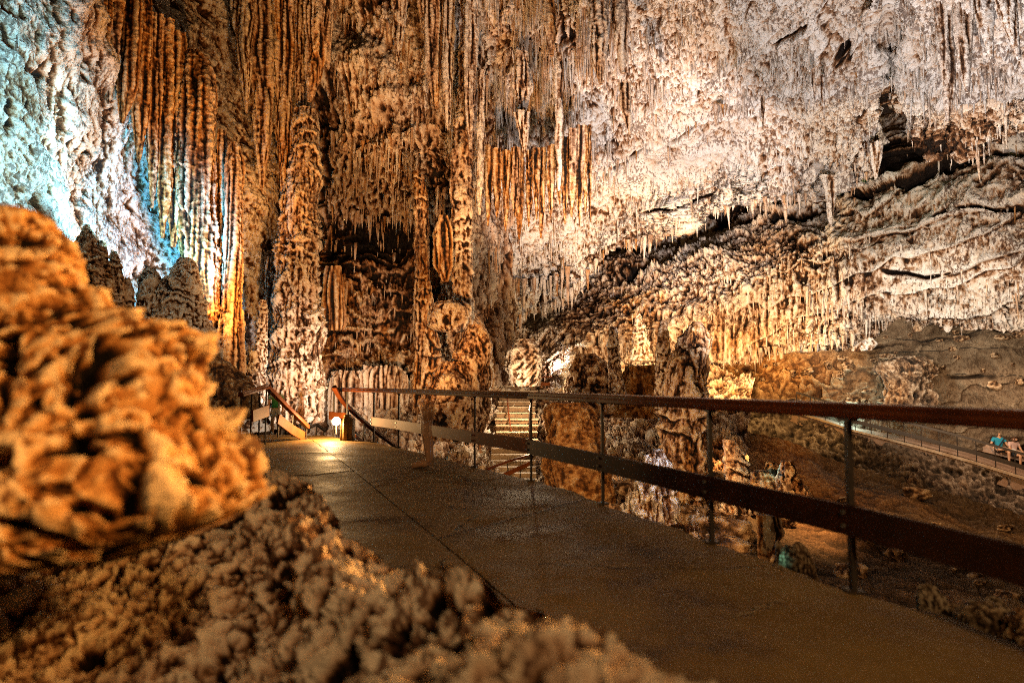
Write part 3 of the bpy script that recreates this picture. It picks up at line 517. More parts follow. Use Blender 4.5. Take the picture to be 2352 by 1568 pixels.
# boulders and stalagmites of the middle
for nm, pts, Y, lab, st, mt, cf in [
 ('boulder', [(1092, 745, 14), (1095, 790, 34), (1088, 850, 44), (1072, 960, 52), (1062, 1010, 50)], 24.5, 'tall brown rounded boulder left of the stairs', .55, 'far', BLD),
 ('boulder', [(1045, 830, 20), (1040, 870, 46), (1030, 930, 56), (1020, 1010, 54)], 24, 'lumpy brown boulder behind the railing, left of the tall one', .6, 'far', BLD),
 ('boulder', [(1140, 800, 10), (1146, 820, 34), (1158, 845, 52), (1150, 875, 60), (1150, 905, 66)], 36.5, 'tan boulder with dripping skirt above the top of the stairs', .85, 'far', [('fbm', .5, 1.5), ('crag', .5, 1.0), ('drip', .25, .4), ('crag', .1, .25)]),
 ('boulder', [(1306, 922, 38), (1308, 945, 62), (1310, 1000, 74), (1314, 1080, 78), (1314, 1190, 68)], 20, 'big smooth sandy boulder with a dark hollow right of the stairs', .8, 'earth', [('fbm', .5, 1.6), ('pit', .7, 1.2), ('crag', .06, .5), ('fbm', .02, .1)]),
 ('boulder', [(1345, 812, 20), (1352, 850, 46), (1360, 900, 62), (1370, 960, 70)], 26, 'orange crusted mound above the sandy boulder', .75, 'far', BLD),
 ('stalagmite', [(1408, 750, 8), (1408, 790, 12), (1412, 860, 15), (1420, 920, 22)], 24, 'thin dark stacked stalagmite above the orange crusted mound', .5, 'far', STG),
 ('stalagmite', [(1466, 720, 4), (1468, 745, 11), (1472, 775, 16), (1476, 830, 26)], 33, 'green lit pale stalagmite under the warm wall', .3, 'calcite', STG),
 ('boulder', [(1468, 838, 34), (1468, 862, 44), (1468, 905, 46), (1470, 960, 46)], 25, 'flat faced orange sandy block beside the dark column', .95, 'earth', BLD),
 ('flowstone_column', [(1600, 736, 8), (1602, 752, 18), (1596, 772, 30), (1588, 800, 36), (1580, 840, 48), (1574, 880, 46), (1576, 930, 56), (1574, 1000, 50), (1570, 1060, 58), (1562, 1120, 56), (1560, 1220, 66)], 18.5, 'dark grey broken column of tiered flowstone behind the railing, right of the sandy boulder', .65, 'far', [('tier', .42, .9), ('drip2', .22, .35), ('crag', .30, .7), ('crag', .08, .2)]),
 ('stalagmite', [(1524, 735, 6), (1524, 770, 12), (1526, 850, 17), (1530, 940, 24)], 19.5, 'slender dark stalagmite touching the left side of the grey column', .4, 'far', STG),
 ('stalagmite', [(1512, 1030, 10), (1506, 1055, 24), (1510, 1090, 34), (1500, 1130, 44), (1490, 1200, 56)], 15.5, 'blue lit dripping flowstone mound below the rail board', .0, 'calcite', [('crag', .3, .5), ('pleat', .2, .16), ('tier', .25, .45), ('drip2', .1, .2)]),
 ('stalagmite', [(1672, 1008, 12), (1684, 1040, 20), (1692, 1070, 26), (1700, 1110, 30), (1700, 1180, 34)], 13, 'leaning flowstone stump with dotted crust right of the grey column', .5, 'far', STG),
 ('stalagmite', [(1808, 1058, 12), (1810, 1085, 20), (1816, 1115, 32), (1820, 1160, 44)], 11.5, 'stacked round stalagmite among dark rocks on the dirt slope', .75, 'far', STG),
 ('boulder', [(1745, 1080, 14), (1750, 1105, 30), (1755, 1140, 34)], 12, 'rust coloured rough rock next to the stacked stalagmite', .9, 'far', BLD),
 ('boulder', [(1770, 1060, 10), (1774, 1075, 18), (1776, 1100, 22)], 12.4, 'small rust rock under the teal lamp glow', .9, 'far', BLD),
 ('boulder', [(1765, 1180, 26), (1765, 1220, 34), (1758, 1262, 20), (1752, 1290, 10)], 9.5, 'brown rock tongue hanging below the rail board', .7, 'far', STC),
 ('boulder', [(2090, 818, 28), (2088, 832, 62), (2092, 850, 74), (2085, 878, 52), (2080, 900, 48), (2075, 940, 60)], 28, 'pale overhanging boulder with dark mossy top in front of the grey mound', .3, 'grey', [('fbm', .6, 1.6), ('crag', .3, .8), ('crag', .06, .2)]),
 ('boulder', [(2106, 738, 5), (2108, 750, 12), (2105, 764, 9)], 28, 'small square stone lying on the grey mound', .2, 'grey', BLD),
 ('boulder', [(1994, 776, 8), (1990, 792, 18), (1978, 806, 20)], 29.3, 'small white stone heap at the left foot of the grey mound', -.1, 'calcite', BLD),
 # next to the walkway
 ('stalagmite', [(1808, 1250, 5), (1810, 1262, 16), (1812, 1290, 20), (1818, 1330, 25), (1820, 1400, 28)], 4.55, 'left of a pair of fused blunt stalagmites at the walkway edge, green tinted', .15, 'near', 'N'),
 ('stalagmite', [(1832, 1243, 4), (1838, 1258, 15), (1850, 1290, 21), (1858, 1330, 30), (1862, 1400, 34)], 4.75, 'right of a pair of fused blunt stalagmites at the walkway edge, taller and leaning', .35, 'near', 'N'),
 ('stalagmite', [(1788, 1241, 3), (1788, 1248, 8), (1790, 1262, 10), (1790, 1300, 11)], 5.6, 'small round stalagmite head beyond the walkway edge', .2, 'near', 'N'),
 ('stalagmite', [(2132, 1337, 6), (2134, 1346, 22), (2138, 1370, 34), (2146, 1410, 44), (2150, 1500, 48)], 3.75, 'pointed dome stalagmite at the walkway edge right of the nearest post', .15, 'near', 'N'),
 ('stalagmite', [(2248, 1376, 8), (2246, 1388, 42), (2244, 1410, 60), (2245, 1460, 70), (2250, 1530, 74)], 3.35, 'widest low dome stalagmite at the walkway edge near the right border', .3, 'near', 'N'),
 ('stalagmite', [(2278, 1366, 6), (2284, 1378, 26), (2288, 1400, 34), (2290, 1460, 36)], 3.8, 'pale dome stalagmite peeking behind the widest low one', .1, 'near', 'N'),
 ('stalagmite', [(2345, 1392, 8), (2356, 1420, 44), (2362, 1460, 60), (2368, 1540, 66)], 3.2, 'dark dome stalagmite cut by the right border', .5, 'near', 'N'),
 ('stalagmite', [(2190, 1384, 4), (2192, 1394, 14), (2194, 1420, 18), (2196, 1470, 20)], 3.6, 'little knob between the pointed dome and the widest dome', .3, 'near', 'N')]:
    if cf == 'N': cf = [('fbm', .05, .35), ('bil', .012, .05), ('fbm', .010, .03)]
    thing(loft(nm, rows(pts, Y), M[mt], cf, stain=st, step=1.8), lab, nm.split('_')[-1])
# tilted striped block above the stairs
o = loft('boulder', rows([(1206, 778, 22), (1206, 800, 38), (1206, 850, 40), (1206, 888, 30)], 31), M['drape'], [('str', .22, .35, 1, ((1, 0, 1.1), 9)), ('fbm', .2, 1.2), ('fbm', .03, .1)], stain=.45, step=1.8)
thing(o, 'tilted pinkish block with diagonal stripes above the stairs', 'boulder')
# loose stones and crumbs on the slopes: single rocks
stone_me = []
for k in range(5):
    o = loft('rock', [(1000, 1000, 4, 5), (1000, 1006, 20, 5), (1000, 1024, 26, 5), (1000, 1040, 18, 5), (1000, 1044, 5, 5)], M['near'], [('fbm', .08, .12), ('crag', .03, .06)], stain=.3, step=2.4, na=40)
    stone_me.append(o.data); bpy.data.objects.remove(o)
def scatter(n, box, sz, label, group, cat='rock', name='rock', src=('terrain',)):
    for i in range(n):
        px, py = random.uniform(*box[:2]), random.uniform(*box[2:])
        best = None
        for nm in PATCH:
            if not nm.startswith('terrain'): continue
            X, Q, C, N = PATCH[nm]
            if X[0, 0] <= px <= X[0, -1]:
                j = int(np.abs(X[0]-px).argmin())
                if Q[0, j] <= py <= Q[-1, j]:
                    c = C[int(np.abs(Q[:, j]-py).argmin()), j]
                    if best is None or c[1] < best[1]: best = c
        if best is None: continue
        o = link(name, random.choice(stone_me), None)
        s = random.uniform(*sz); o.location = best.tolist(); o.scale = (s*random.uniform(.8, 1.5), s, s*random.uniform(.6, 1))
        o.rotation_euler = (0, 0, random.uniform(0, 6.28))
        tag(o, label, cat, group, 'thing')
# ------------------------------------------------------------------ hand-built things
def bm_obj(name, bm, mat, parent=None, smooth=False):
    me = bpy.data.meshes.new(name); bmesh.ops.recalc_face_normals(bm, faces=bm.faces[:]); bm.to_mesh(me); bm.free()
    if smooth:
        for p in me.polygons: p.use_smooth = True
    o = link(name, me, mat, parent)
    if parent is not None: o.location = -parent.location
    return o
def add_sweep(bm, pts, prof, up=Vector((0, 0, 1)), closed_prof=True):
    """prism of profile (side, up) along a polyline; mitred"""
    pts = [Vector(p) for p in pts]; rings = []
    for i, p in enumerate(pts):
        t = ((pts[min(i+1, len(pts)-1)]-pts[max(i-1, 0)])).normalized()
        s = t.cross(up)
        if s.length < 1e-4: s = Vector((1, 0, 0))
        s.normalize(); u = s.cross(t)
        rings.append([bm.verts.new(p+s*a+u*b) for a, b in prof])
    n = len(prof)
    for a, b in zip(rings[:-1], rings[1:]):
        for k in range(n): bm.faces.new((a[k], a[(k+1) % n], b[(k+1) % n], b[k]))
    bm.faces.new(rings[0]); bm.faces.new(rings[-1][::-1])
def rect(w_, h): return [(-w_/2, 0), (w_/2, 0), (w_/2, h), (-w_/2, h)]
def circ(r, n=8): return [(r*math.cos(2*math.pi*k/n), r*math.sin(2*math.pi*k/n)) for k in range(n)]
def box(bm, c, s, rz=0):
    r = bmesh.ops.create_cube(bm, size=1, matrix=Matrix.Translation(c) @ Matrix.Rotation(rz, 4, 'Z') @ Matrix.Diagonal((*s, 1)))
    return r['verts']
def sw(name, pts, prof, mat, parent=None, smooth=False):
    bm = bmesh.new(); add_sweep(bm, pts, prof); return bm_obj(name, bm, mat, parent, smooth)
M['wood'] = plain('brown_varnished_wood', (.16, .042, .012), .3, .35, 3, 1, .15, .004, c2=(.07, .018, .006))
M['board'] = plain('worn_brown_board', (.26, .075, .018), .6, .3, 5, 1, .2, .004, c2=(.12, .034, .009), spec=.12)
M['shadeboard'] = plain('shaded_worn_board', (.055, .018, .007), .6, .3, 6, 1, .3, .004, c2=(.018, .007, .003), spec=.15)  # darker copy of the board colour, shade of the unlit near boards painted in
M['iron'] = plain('dark_iron', (.05, .035, .025), .5, .3, 20, 1, .3, .003)
M['lampmetal'] = plain('lamp_housing_metal', (.12, .11, .10), .4, .2, 10)
# concrete
M['joint_pale'] = plain('pale_mortar_line', (.30, .22, .13), .8, .3, 12)
def concrete_mat():
    m, nt, b, out = nodes('worn_concrete')
    geo = mk(nt, 'ShaderNodeNewGeometry'); pos = geo.outputs['Position']
    big = tex(nt, pos, .9, 5, .6); mid = tex(nt, pos, 5, 6, .65); fine = tex(nt, pos, 60, 3, .7); grit = tex(nt, pos, 160, 2, .7)
    t = mth(nt, 'ADD', mth(nt, 'MULTIPLY', big, .75), mth(nt, 'MULTIPLY', mid, .22)); t = mth(nt, 'ADD', t, mth(nt, 'MULTIPLY', fine, .16))
    r = ramp(nt, [(.42, (.014, .007, .002)), (.48, (.085, .046, .013)), (.56, (.17, .10, .033)), (.70, (.24, .15, .052)), (.86, (.36, .235, .095))])
    nt.links.new(t, r.inputs[0])
    # trodden-in dark spots
    v = mk(nt, 'ShaderNodeTexVoronoi'); v.inputs['Scale'].default_value = 2.6; v.inputs['Randomness'].default_value = 1
    mp = mk(nt, 'ShaderNodeMapping'); mp.inputs['Scale'].default_value = (1, 1, .001); nt.links.new(pos, mp.inputs[0])
    wob = mk(nt, 'ShaderNodeVectorMath', operation='MULTIPLY_ADD'); nz = mk(nt, 'ShaderNodeTexNoise'); nz.inputs['Scale'].default_value = 14
    nt.links.new(mp.outputs[0], nz.inputs['Vector']); nt.links.new(nz.outputs['Color'], wob.inputs[0]); wob.inputs[1].default_value = (.05, .05, 0); nt.links.new(mp.outputs[0], wob.inputs[2])
    nt.links.new(wob.outputs[0], v.inputs['Vector'])
    sel = mth(nt, 'GREATER_THAN', mk_sep(nt, v.outputs['Color']), .35)
    size = mth(nt, 'MULTIPLY_ADD', mk_sep(nt, v.outputs['Color'], 1), .06, .04)
    spot = mth(nt, 'MULTIPLY', sel, mth(nt, 'LESS_THAN', v.outputs['Distance'], size))
    # pale chips
    v2 = mk(nt, 'ShaderNodeTexVoronoi'); v2.inputs['Scale'].default_value = 30; nt.links.new(mp.outputs[0], v2.inputs['Vector'])
    chip = mth(nt, 'MULTIPLY', mth(nt, 'GREATER_THAN', mk_sep(nt, v2.outputs['Color']), .93), mth(nt, 'LESS_THAN', v2.outputs['Distance'], .16))
    m1 = mk(nt, 'ShaderNodeMix', data_type='RGBA'); nt.links.new(spot, m1.inputs[0]); nt.links.new(r.outputs[0], m1.inputs[6]); m1.inputs[7].default_value = (.012, .008, .005, 1)
    m2 = mk(nt, 'ShaderNodeMix', data_type='RGBA'); nt.links.new(chip, m2.inputs[0]); nt.links.new(m1.outputs[2], m2.inputs[6]); m2.inputs[7].default_value = (.40, .32, .20, 1)
    v3 = mk(nt, 'ShaderNodeTexVoronoi', feature='DISTANCE_TO_EDGE'); v3.inputs['Scale'].default_value = .42
    w2 = mk(nt, 'ShaderNodeVectorMath', operation='MULTIPLY_ADD'); n8 = mk(nt, 'ShaderNodeTexNoise'); n8.inputs['Scale'].default_value = 2.2; n8.inputs['Detail'].default_value = 6
    nt.links.new(mp.outputs[0], n8.inputs['Vector']); nt.links.new(n8.outputs['Color'], w2.inputs[0]); w2.inputs[1].default_value = (.5, .5, 0); nt.links.new(mp.outputs[0], w2.inputs[2]); nt.links.new(w2.outputs[0], v3.inputs['Vector'])
    crk = mth(nt, 'MULTIPLY', mth(nt, 'LESS_THAN', v3.outputs['Distance'], .0035), mth(nt, 'GREATER_THAN', mid, .47))
    m3 = mk(nt, 'ShaderNodeMix', data_type='RGBA'); nt.links.new(crk, m3.inputs[0]); nt.links.new(m2.outputs[2], m3.inputs[6]); m3.inputs[7].default_value = (.015, .009, .004, 1)
    nt.links.new(m3.outputs[2], b.inputs['Base Color'])
    rr = mk(nt, 'ShaderNodeMapRange'); rr.inputs[1].default_value = .35; rr.inputs[2].default_value = .7; rr.inputs[3].default_value = .48; rr.inputs[4].default_value = .8
    nt.links.new(big, rr.inputs[0]); nt.links.new(rr.outputs[0], b.inputs['Roughness'])
    h = mth(nt, 'ADD', mth(nt, 'MULTIPLY', mid, .9), mth(nt, 'MULTIPLY', fine, .35)); h = mth(nt, 'ADD', h, mth(nt, 'MULTIPLY', grit, .05))
    bp = mk(nt, 'ShaderNodeBump'); bp.inputs['Strength'].default_value = .6; bp.inputs['Distance'].default_value = .02
    nt.links.new(h, bp.inputs['Height']); nt.links.new(bp.outputs[0], b.inputs['Normal'])
    b.inputs['Specular IOR Level'].default_value = .14
    return m
def mk_sep(nt, c, k=0):
    s = mk(nt, 'ShaderNodeSeparateColor'); nt.links.new(c, s.inputs[0]); return s.outputs[k]
M['concrete'] = concrete_mat()
# --- the walkway: two slabs with an open joint
EDGE = [G(*p) for p in [(2900, 1800), (2520, 1572), (2352, 1488), (2189, 1423), (2076, 1388), (1959, 1361), (1773, 1291), (1635, 1245), (1518, 1200), (1383, 1158), (1316, 1128), (1221, 1103), (1071, 1068), (915, 1027), (854, 1015), (806, 1010), (740, 999), (640, 999), (480, 1000)]]
SEAM = [G(*p) for p in [(1700, 1900), (1300, 1495), (1170, 1375), (1010, 1240), (900, 1152), (850, 1110), (790, 1062), (735, 1022), (700, 1000)]]
def dens(pl, n):
    L = [0]
    for a, b in zip(pl[:-1], pl[1:]): L.append(L[-1]+(b-a).length)
    s = np.linspace(0, L[-1], n)
    return np.stack([np.interp(s, L, [p[k] for p in pl]) for k in range(3)], 1)
def slab(name, A, B, n, m_, z0, thick, jag=0):
    a, b = dens(A, n), dens(B, n)
    if jag: b = b+np.stack([fbm(b*6+3, 4), fbm(b*6+9, 4), np.zeros(n)], 1)*jag
    t = np.linspace(0, 1, m_)[None, :, None]
    C = a[:, None]*(1-t)+b[:, None]*t
    C[..., 2] = z0+.010*fbm((C*1.3).reshape(-1, 3), 3).reshape(n, m_)
    C[:, 1:-1, 2] += .002
    low = C[:, -1:].copy(); low[..., 2] = z0-thick; low[..., :2] = low[..., :2]
    low0 = C[:, :1].copy(); low0[..., 2] = z0-.05
    C = np.concatenate([low0, C, low], 1)
    me = np_mesh(name, C.reshape(-1, 3), grid_faces(n, m_+2), smooth=False)
    for p in me.polygons: p.use_smooth = False
    return link(name, me, M['concrete'])
RIGHT_EDGE = EDGE[:17]
lf = [G(*p) for p in [(200, 2100), (-600, 1800), (-500, 1500), (-300, 1300), (0, 1150), (300, 1060), (420, 1020), (480, 1000)]]
tag(slab('walkway', SEAM, RIGHT_EDGE, 420, 40, 0, .45, .03), kind='structure')
s2 = [p.copy() for p in SEAM]
for p in s2: p.x -= .032
tag(slab('walkway', s2, lf, 200, 30, .014, .3), kind='structure')
o = sw('walkway_joint', [p+Vector((0, 0, -.03)) for p in SEAM], rect(.09, .012), M['iron']); tag(o, kind='structure')
for a, b_, m_, w_ in [((1690, 1423), (1802, 1384), 'step', .010), ((850, 1110), (1071, 1072), 'iron', .016), ((1010, 1240), (1340, 1150), 'iron', .016), ((660, 1096), (846, 1080), 'iron', .02), ((640, 1045), (790, 1040), 'iron', .02)]:
    o = sw('walkway_joint', [G(*a).lerp(G(*b_), t)+Vector((.012*math.sin(t*23), .02*math.sin(t*17), .016)) for t in np.linspace(0, 1, 14)], rect(w_, .003), M['iron'] if m_ == 'iron' else M['joint_pale']); tag(o, kind='structure')
# ragged rock bank carrying the slab
# --- railing along the pit
RZ = .99
posts = [(2560, 1594), (1960, 1358), (1635, 1245), (1385, 1157), (1220, 1103), (1090, 1072), (915, 1027), (858, 1015.5), (796, 1003), (766, 1000)]
pp = [G(*p) for p in posts]
rail = empty('railing', pp[1], 'long brown wooden railing with thin iron posts along the right edge of the walkway', 'railing')
HAND = [(-.042, 0), (.042, 0), (.050, .008), (.050, .034), (.042, .042), (.036, .046), (.036, .068), (.026, .078), (.010, .082), (-.010, .082), (-.026, .078), (-.036, .068), (-.036, .046), (-.042, .042), (-.050, .034), (-.050, .008)]
top = [p+Vector((0, 0, RZ-.082)) for p in pp]
ext = top[0]+(top[0]-top[1])*.6
sw('handrail', [ext]+top, HAND, M['wood'], rail)
for k, p in enumerate(pp): sw('post', [p-Vector((0, 0, .05)), p+Vector((0, 0, RZ-.06))], [(-.013, -.02), (.013, -.02), (.013, .02), (-.013, .02)], M['iron'], rail)
for k, p in enumerate(pp[:8]):
    bm = bmesh.new(); box(bm, p+Vector((0, 0, .008)), (.09, .09, .012)); bm_obj('base_plate', bm, M['iron'], rail)
    bm = bmesh.new(); box(bm, p+Vector((0, 0, RZ-.09)), (.05, .12, .012)); bm_obj('bracket', bm, M['iron'], rail)
off = []
for i, p in enumerate(pp):
    t = (pp[min(i+1, len(pp)-1)]-pp[max(i-1, 0)]).normalized(); n_ = Vector((t.y, -t.x, 0))
    if n_.x > 0: n_ = -n_
    off.append(n_*.034)
bb = [p+o_+Vector((0, 0, .30)) for p, o_ in zip(pp, off)]
def boards(seq, seg, h=.155, par=rail):
    for a, b in seg:
        sw('board', seq[a:b+1], rect(.032, h), M['shadeboard'] if a == 0 else M['board'], par)
b0 = bb[0]+(bb[0]-bb[1])*.6
boards([b0]+bb, [(0, 2)])
boards([b+Vector((0, 0, .008)) for b in bb], [(4, 7)])
j0 = bb[1].lerp(bb[2], .002); sw('board', [bb[1]+Vector((0, 0, -.002)), bb[2], bb[3], bb[4]+Vector((0, 0, 0))], rect(.03, .155), M['shadeboard'], rail)
sw('board', [bb[8]+Vector((0, 0, .02)), bb[9]+Vector((0, 0, .03))+(bb[9]-bb[8])*.25], rect(.032, .16), M['board'], rail)
for p, o_ in zip(pp[:8], off[:8]):
    for dz in (.345, .415):
        bm = bmesh.new(); n_ = o_.normalized(); add_sweep(bm, [p+o_*1.4+Vector((0, 0, dz)), p+o_*1.4+n_*.014+Vector((0, 0, dz))], circ(.012, 8)); bm_obj('bolt', bm, M['lampmetal'], rail)
# curved stair handrail going down beside the bollard
cr = [V(766, 891, 12.6), V(775, 908, 12.75), V(786, 924, 12.9), V(800, 940, 13.1), V(816, 954, 13.4), V(836, 972, 13.9), V(860, 992, 14.5), V(900, 1022, 15.5), V(930, 1046, 16.3)]
sr = empty('stair_railing', cr[3], 'curved brown handrail dropping to the stairs beyond the concrete bollard', 'railing')
sw('handrail', cr, HAND, M['wood'], sr)
for k in (3, 5, 6, 7, 8): sw('post', [cr[k]+Vector((0, 0, -1.0)), cr[k]], circ(.016, 6), M['iron'], sr)
sw('lower_rail', [p+Vector((0, 0, -.45)) for p in cr[4:]], rect(.03, .06), M['board'], sr)
# left platform railing
lr = [V(553, 911, 10.0), V(613, 892, 11.0)]
ls = [lr[1], V(656, 936, 11.6), V(705, 984, 12.2)]
r2 = empty('railing', lr[0]+Vector((0, 0, -1)), 'short brown railing with wooden boards at the far left end of the walkway', 'railing')
sw('handrail', lr, HAND, M['wood'], r2); sw('handrail', ls, HAND, M['wood'], r2)
for px, py, Y, hb in [(554, 911, 10.05, .95), (578, 904, 10.4, .95), (597, 898, 10.7, .95), (612, 893, 10.95, .95), (640, 923, 11.3, .62), (672, 952, 11.8, .4), (704, 985, 12.15, .2)]:
    p = V(px, py, Y); sw('post', [p-Vector((0, 0, hb)), p], circ(.014, 6), M['iron'], r2)
sw('board', [V(580, 969, 10.3), V(617, 955, 10.9)], rect(.03, .19), M['board'], r2)
sw('board', [V(636, 972, 11.2), V(668, 996, 11.7), V(696, 1012, 12.1)], rect(.03, .17), M['board'], r2)
r3 = empty('railing', V(728, 1000, 16), 'little grey rail tip of the lower stairs showing above the walkway end', 'railing')
sw('handrail', [V(704, 988, 15.5), V(727, 977, 16), V(745, 990, 16.3)], rect(.07, .06), M['lampmetal'], r3)
for px, py, Y in [(727, 978, 16), (744, 990, 16.2)]:
    p = V(px, py, Y); sw('post', [p-Vector((0, 0, .6)), p], circ(.014, 6), M['lampmetal'], r3)
# bollard and floodlight
bp_ = G(793, 1012)
bm = bmesh.new()
vs = box(bm, (bp_.x+.01, bp_.y+.12, .19), (.22, .36, .58))
bmesh.ops.bevel(bm, geom=[e for e in bm.edges], offset=.07, segments=3, affect='EDGES')
bmesh.ops.subdivide_edges(bm, edges=bm.edges[:], cuts=2, use_grid_fill=True)
for v in bm.verts: v.co += Vector((random.uniform(-1, 1), random.uniform(-1, 1), random.uniform(-1, 1)))*.006
o = bm_obj('bollard', bm, M['concrete'], smooth=True); tag(o, 'rough rounded concrete bollard right of the glaring lamp at the walkway end', 'bollard', kind='thing')
def floodlight(pos, aim, c, st, r, label, group=None):
    e = empty('floodlight', pos, label, 'lamp', group)
    d = (Vector(aim)-pos).normalized()
    bm = bmesh.new(); bmesh.ops.create_cone(bm, cap_ends=True, segments=16, radius1=r*.7, radius2=r*1.15, depth=r*1.4)
    q = d.to_track_quat('Z', 'Y').to_matrix().to_4x4()
    bmesh.ops.transform(bm, matrix=Matrix.Translation(pos-d*r*.72) @ q, verts=bm.verts)
    bm_obj('housing', bm, M['lampmetal'], e)
    bm = bmesh.new(); bmesh.ops.create_uvsphere(bm, u_segments=16, v_segments=10, radius=r)
    bmesh.ops.transform(bm, matrix=Matrix.Translation(pos+d*r*.1) @ q @ Matrix.Diagonal((1, 1, .55, 1)), verts=bm.verts)
    bm_obj('lens', bm, emit('lamp_glow', c, st), e, True)
    bm = bmesh.new(); add_sweep(bm, [pos-d*r*.6, pos-d*r*.6+Vector((0, 0, -3.2*r))], circ(r*.2, 6)); bm_obj('stand', bm, M['lampmetal'], e)
    return e
lp = V(773, 967, 12.15)
floodlight(lp, (-1, 2, .9), (1, .9, .75), 60, .075, 'glaring floodlight at the walkway end left of the concrete bollard')
floodlight(V(1276, 845, 37.5), (2, 0, 0), (1, .93, .85), 90, .16, 'bright white floodlight at the top of the far stairs')
# --- stairs in the middle
st = empty('stone_stairs', V(1180, 1005, 28), 'flight of pale stone steps climbing away between boulders in the middle', 'stairs')
a0, a1 = P(1184, 1010, 27), P(1190, 886, 34)
M['step'] = plain('pale_step_stone', (.62, .50, .36), .6, .3, 3, 1, .4, .02, c2=(.34, .22, .12))
M['riser'] = plain('dark_riser_stone', (.30, .17, .08), .7, .4, 4, 1, .4, .02)
N_ = 10
for k in range(N_):
    t = k/(N_-1); c = a0*(1-t)+a1*t; dy = (a1[1]-a0[1])/(N_-1); dz = (a1[2]-a0[2])/(N_-1)
    bm = bmesh.new(); wv = 1.75+.25*random.random()
    box(bm, (c[0]+.05*math.sin(k), c[1]+dy/2, c[2]-dz/2), (wv, dy*1.0, dz-.055)); bm_obj('riser', bm, M['riser'], st)
    bm = bmesh.new(); box(bm, (c[0]+.05*math.sin(k), c[1]+dy/2-.03, c[2]-.0225), (wv+.04, dy+.06, .05)); bm_obj('tread', bm, M['step'], st)
# lower flight and landing
lo = empty('stone_stairs', V(1180, 1090, 24), 'lower flight of pale steps seen through the gap under the rail board', 'stairs')
for k in range(7):
    c = P(1178, 1098-k*14, 23+.55*k); bm = bmesh.new(); box(bm, (float(c[0]), float(c[1]), float(c[2])-.2), (1.7, .62, .4)); bm_obj('tread', bm, M['step'], lo)
h2 = [V(1120, 1079, 22.5), V(1170, 1060, 22.9), V(1219, 1046, 23.3)]
hr = empty('stair_railing', h2[0], 'slanted wood rail of the lower steps just beyond the walkway edge', 'railing')
sw('handrail', h2, rect(.09, .07), M['wood'], hr)
sw('board', [V(1150, 1100, 22.5), V(1219, 1068, 23.2)], rect(.03, .16), M['board'], hr)
for t in (.15, .45, .75):
    p = h2[0].lerp(h2[2], t); sw('post', [p-Vector((0, 0, 1)), p], circ(.015, 6), M['iron'], hr)
ch = [V(1220, 1062, 24.5), V(1217, 1000, 25.5), V(1217, 945, 26.8), V(1220, 925, 27.5), V(1226, 912, 28), V(1238, 904, 28.3), V(1246, 903, 28.6)]
c2 = empty('stair_railing', ch[0], 'dark curved iron handrail rising on the right side of the stone steps', 'railing')
sw('handrail', ch, circ(.05, 8), M['wood'], c2)
for k in (1, 2): sw('post', [ch[k]-Vector((0, 0, .8)), ch[k]], circ(.03, 6), M['iron'], c2)
cl = [V(1165, 912, 31), V(1168, 950, 29.5), V(1176, 1000, 28)]
c3 = empty('stair_railing', cl[2], 'dark handrail on the left side of the stone steps', 'railing')
sw('handrail', cl, circ(.04, 8), M['wood'], c3)
# far landing with rail by the lamp
fl = empty('railing', V(1260, 880, 37), 'small pale railing of the far landing around the bright white floodlight', 'railing')
sw('handrail', [V(1236, 868, 36), V(1275, 866, 37), V(1300, 868, 38)], rect(.08, .08), M['wood'], fl)
sw('board', [V(1232, 886, 35.5), V(1262, 885, 36.5)], rect(.05, .18), M['board'], fl)
for px in (1238, 1256, 1275, 1294): sw('post', [V(px, 893, 36.4), V(px, 867, 36.6)], circ(.03, 6), M['iron'], fl)
bm = bmesh.new(); c = V(1262, 905, 36.8); box(bm, c, (2.6, 2.2, .5)); o = bm_obj('landing', bm, M['step']); tag(o, 'pale stone landing below the bright white floodlight', 'landing', kind='thing')
# --- lower right walkway with bench ledge
WR = [(1640, 905, 33), (1760, 930, 32), (1830, 948, 31), (1960, 990, 29.5), (2100, 1026, 28), (2230, 1062, 26.8), (2352, 1100, 25.6), (2480, 1142, 24.5)]
WB = [(1640, 896, 35), (1760, 915, 34.5), (1850, 930, 34), (1990, 966, 33), (2100, 992, 31.5), (2230, 1020, 30.5), (2352, 1062, 29), (2480, 1100, 28)]
M['pave'] = plain('pinkish_floor_slabs', (.46, .31, .22), .55, .3, 2.5, 1, .3, .02, c2=(.26, .16, .10))
fr, bk = [V(*p) for p in WR], [V(*p) for p in WB]
bm = bmesh.new()
rings = [[bm.verts.new(p) for p in (a+Vector((0, 0, -.55)), a+Vector((0, 0, .02)), a.lerp(b, .5), b)] for a, b in zip(fr, bk)]
for r_a, r_b in zip(rings[:-1], rings[1:]):
    for k in range(3): bm.faces.new((r_a[k], r_a[k+1], r_b[k+1], r_b[k]))
o = bm_obj('lower_walkway', bm, M['pave']); tag(o, kind='structure')
bm = bmesh.new(); add_sweep(bm, [p+Vector((0, 0, .0)) for p in fr], rect(.25, .09)); o = bm_obj('kerb', bm, M['step']); tag(o, kind='structure')
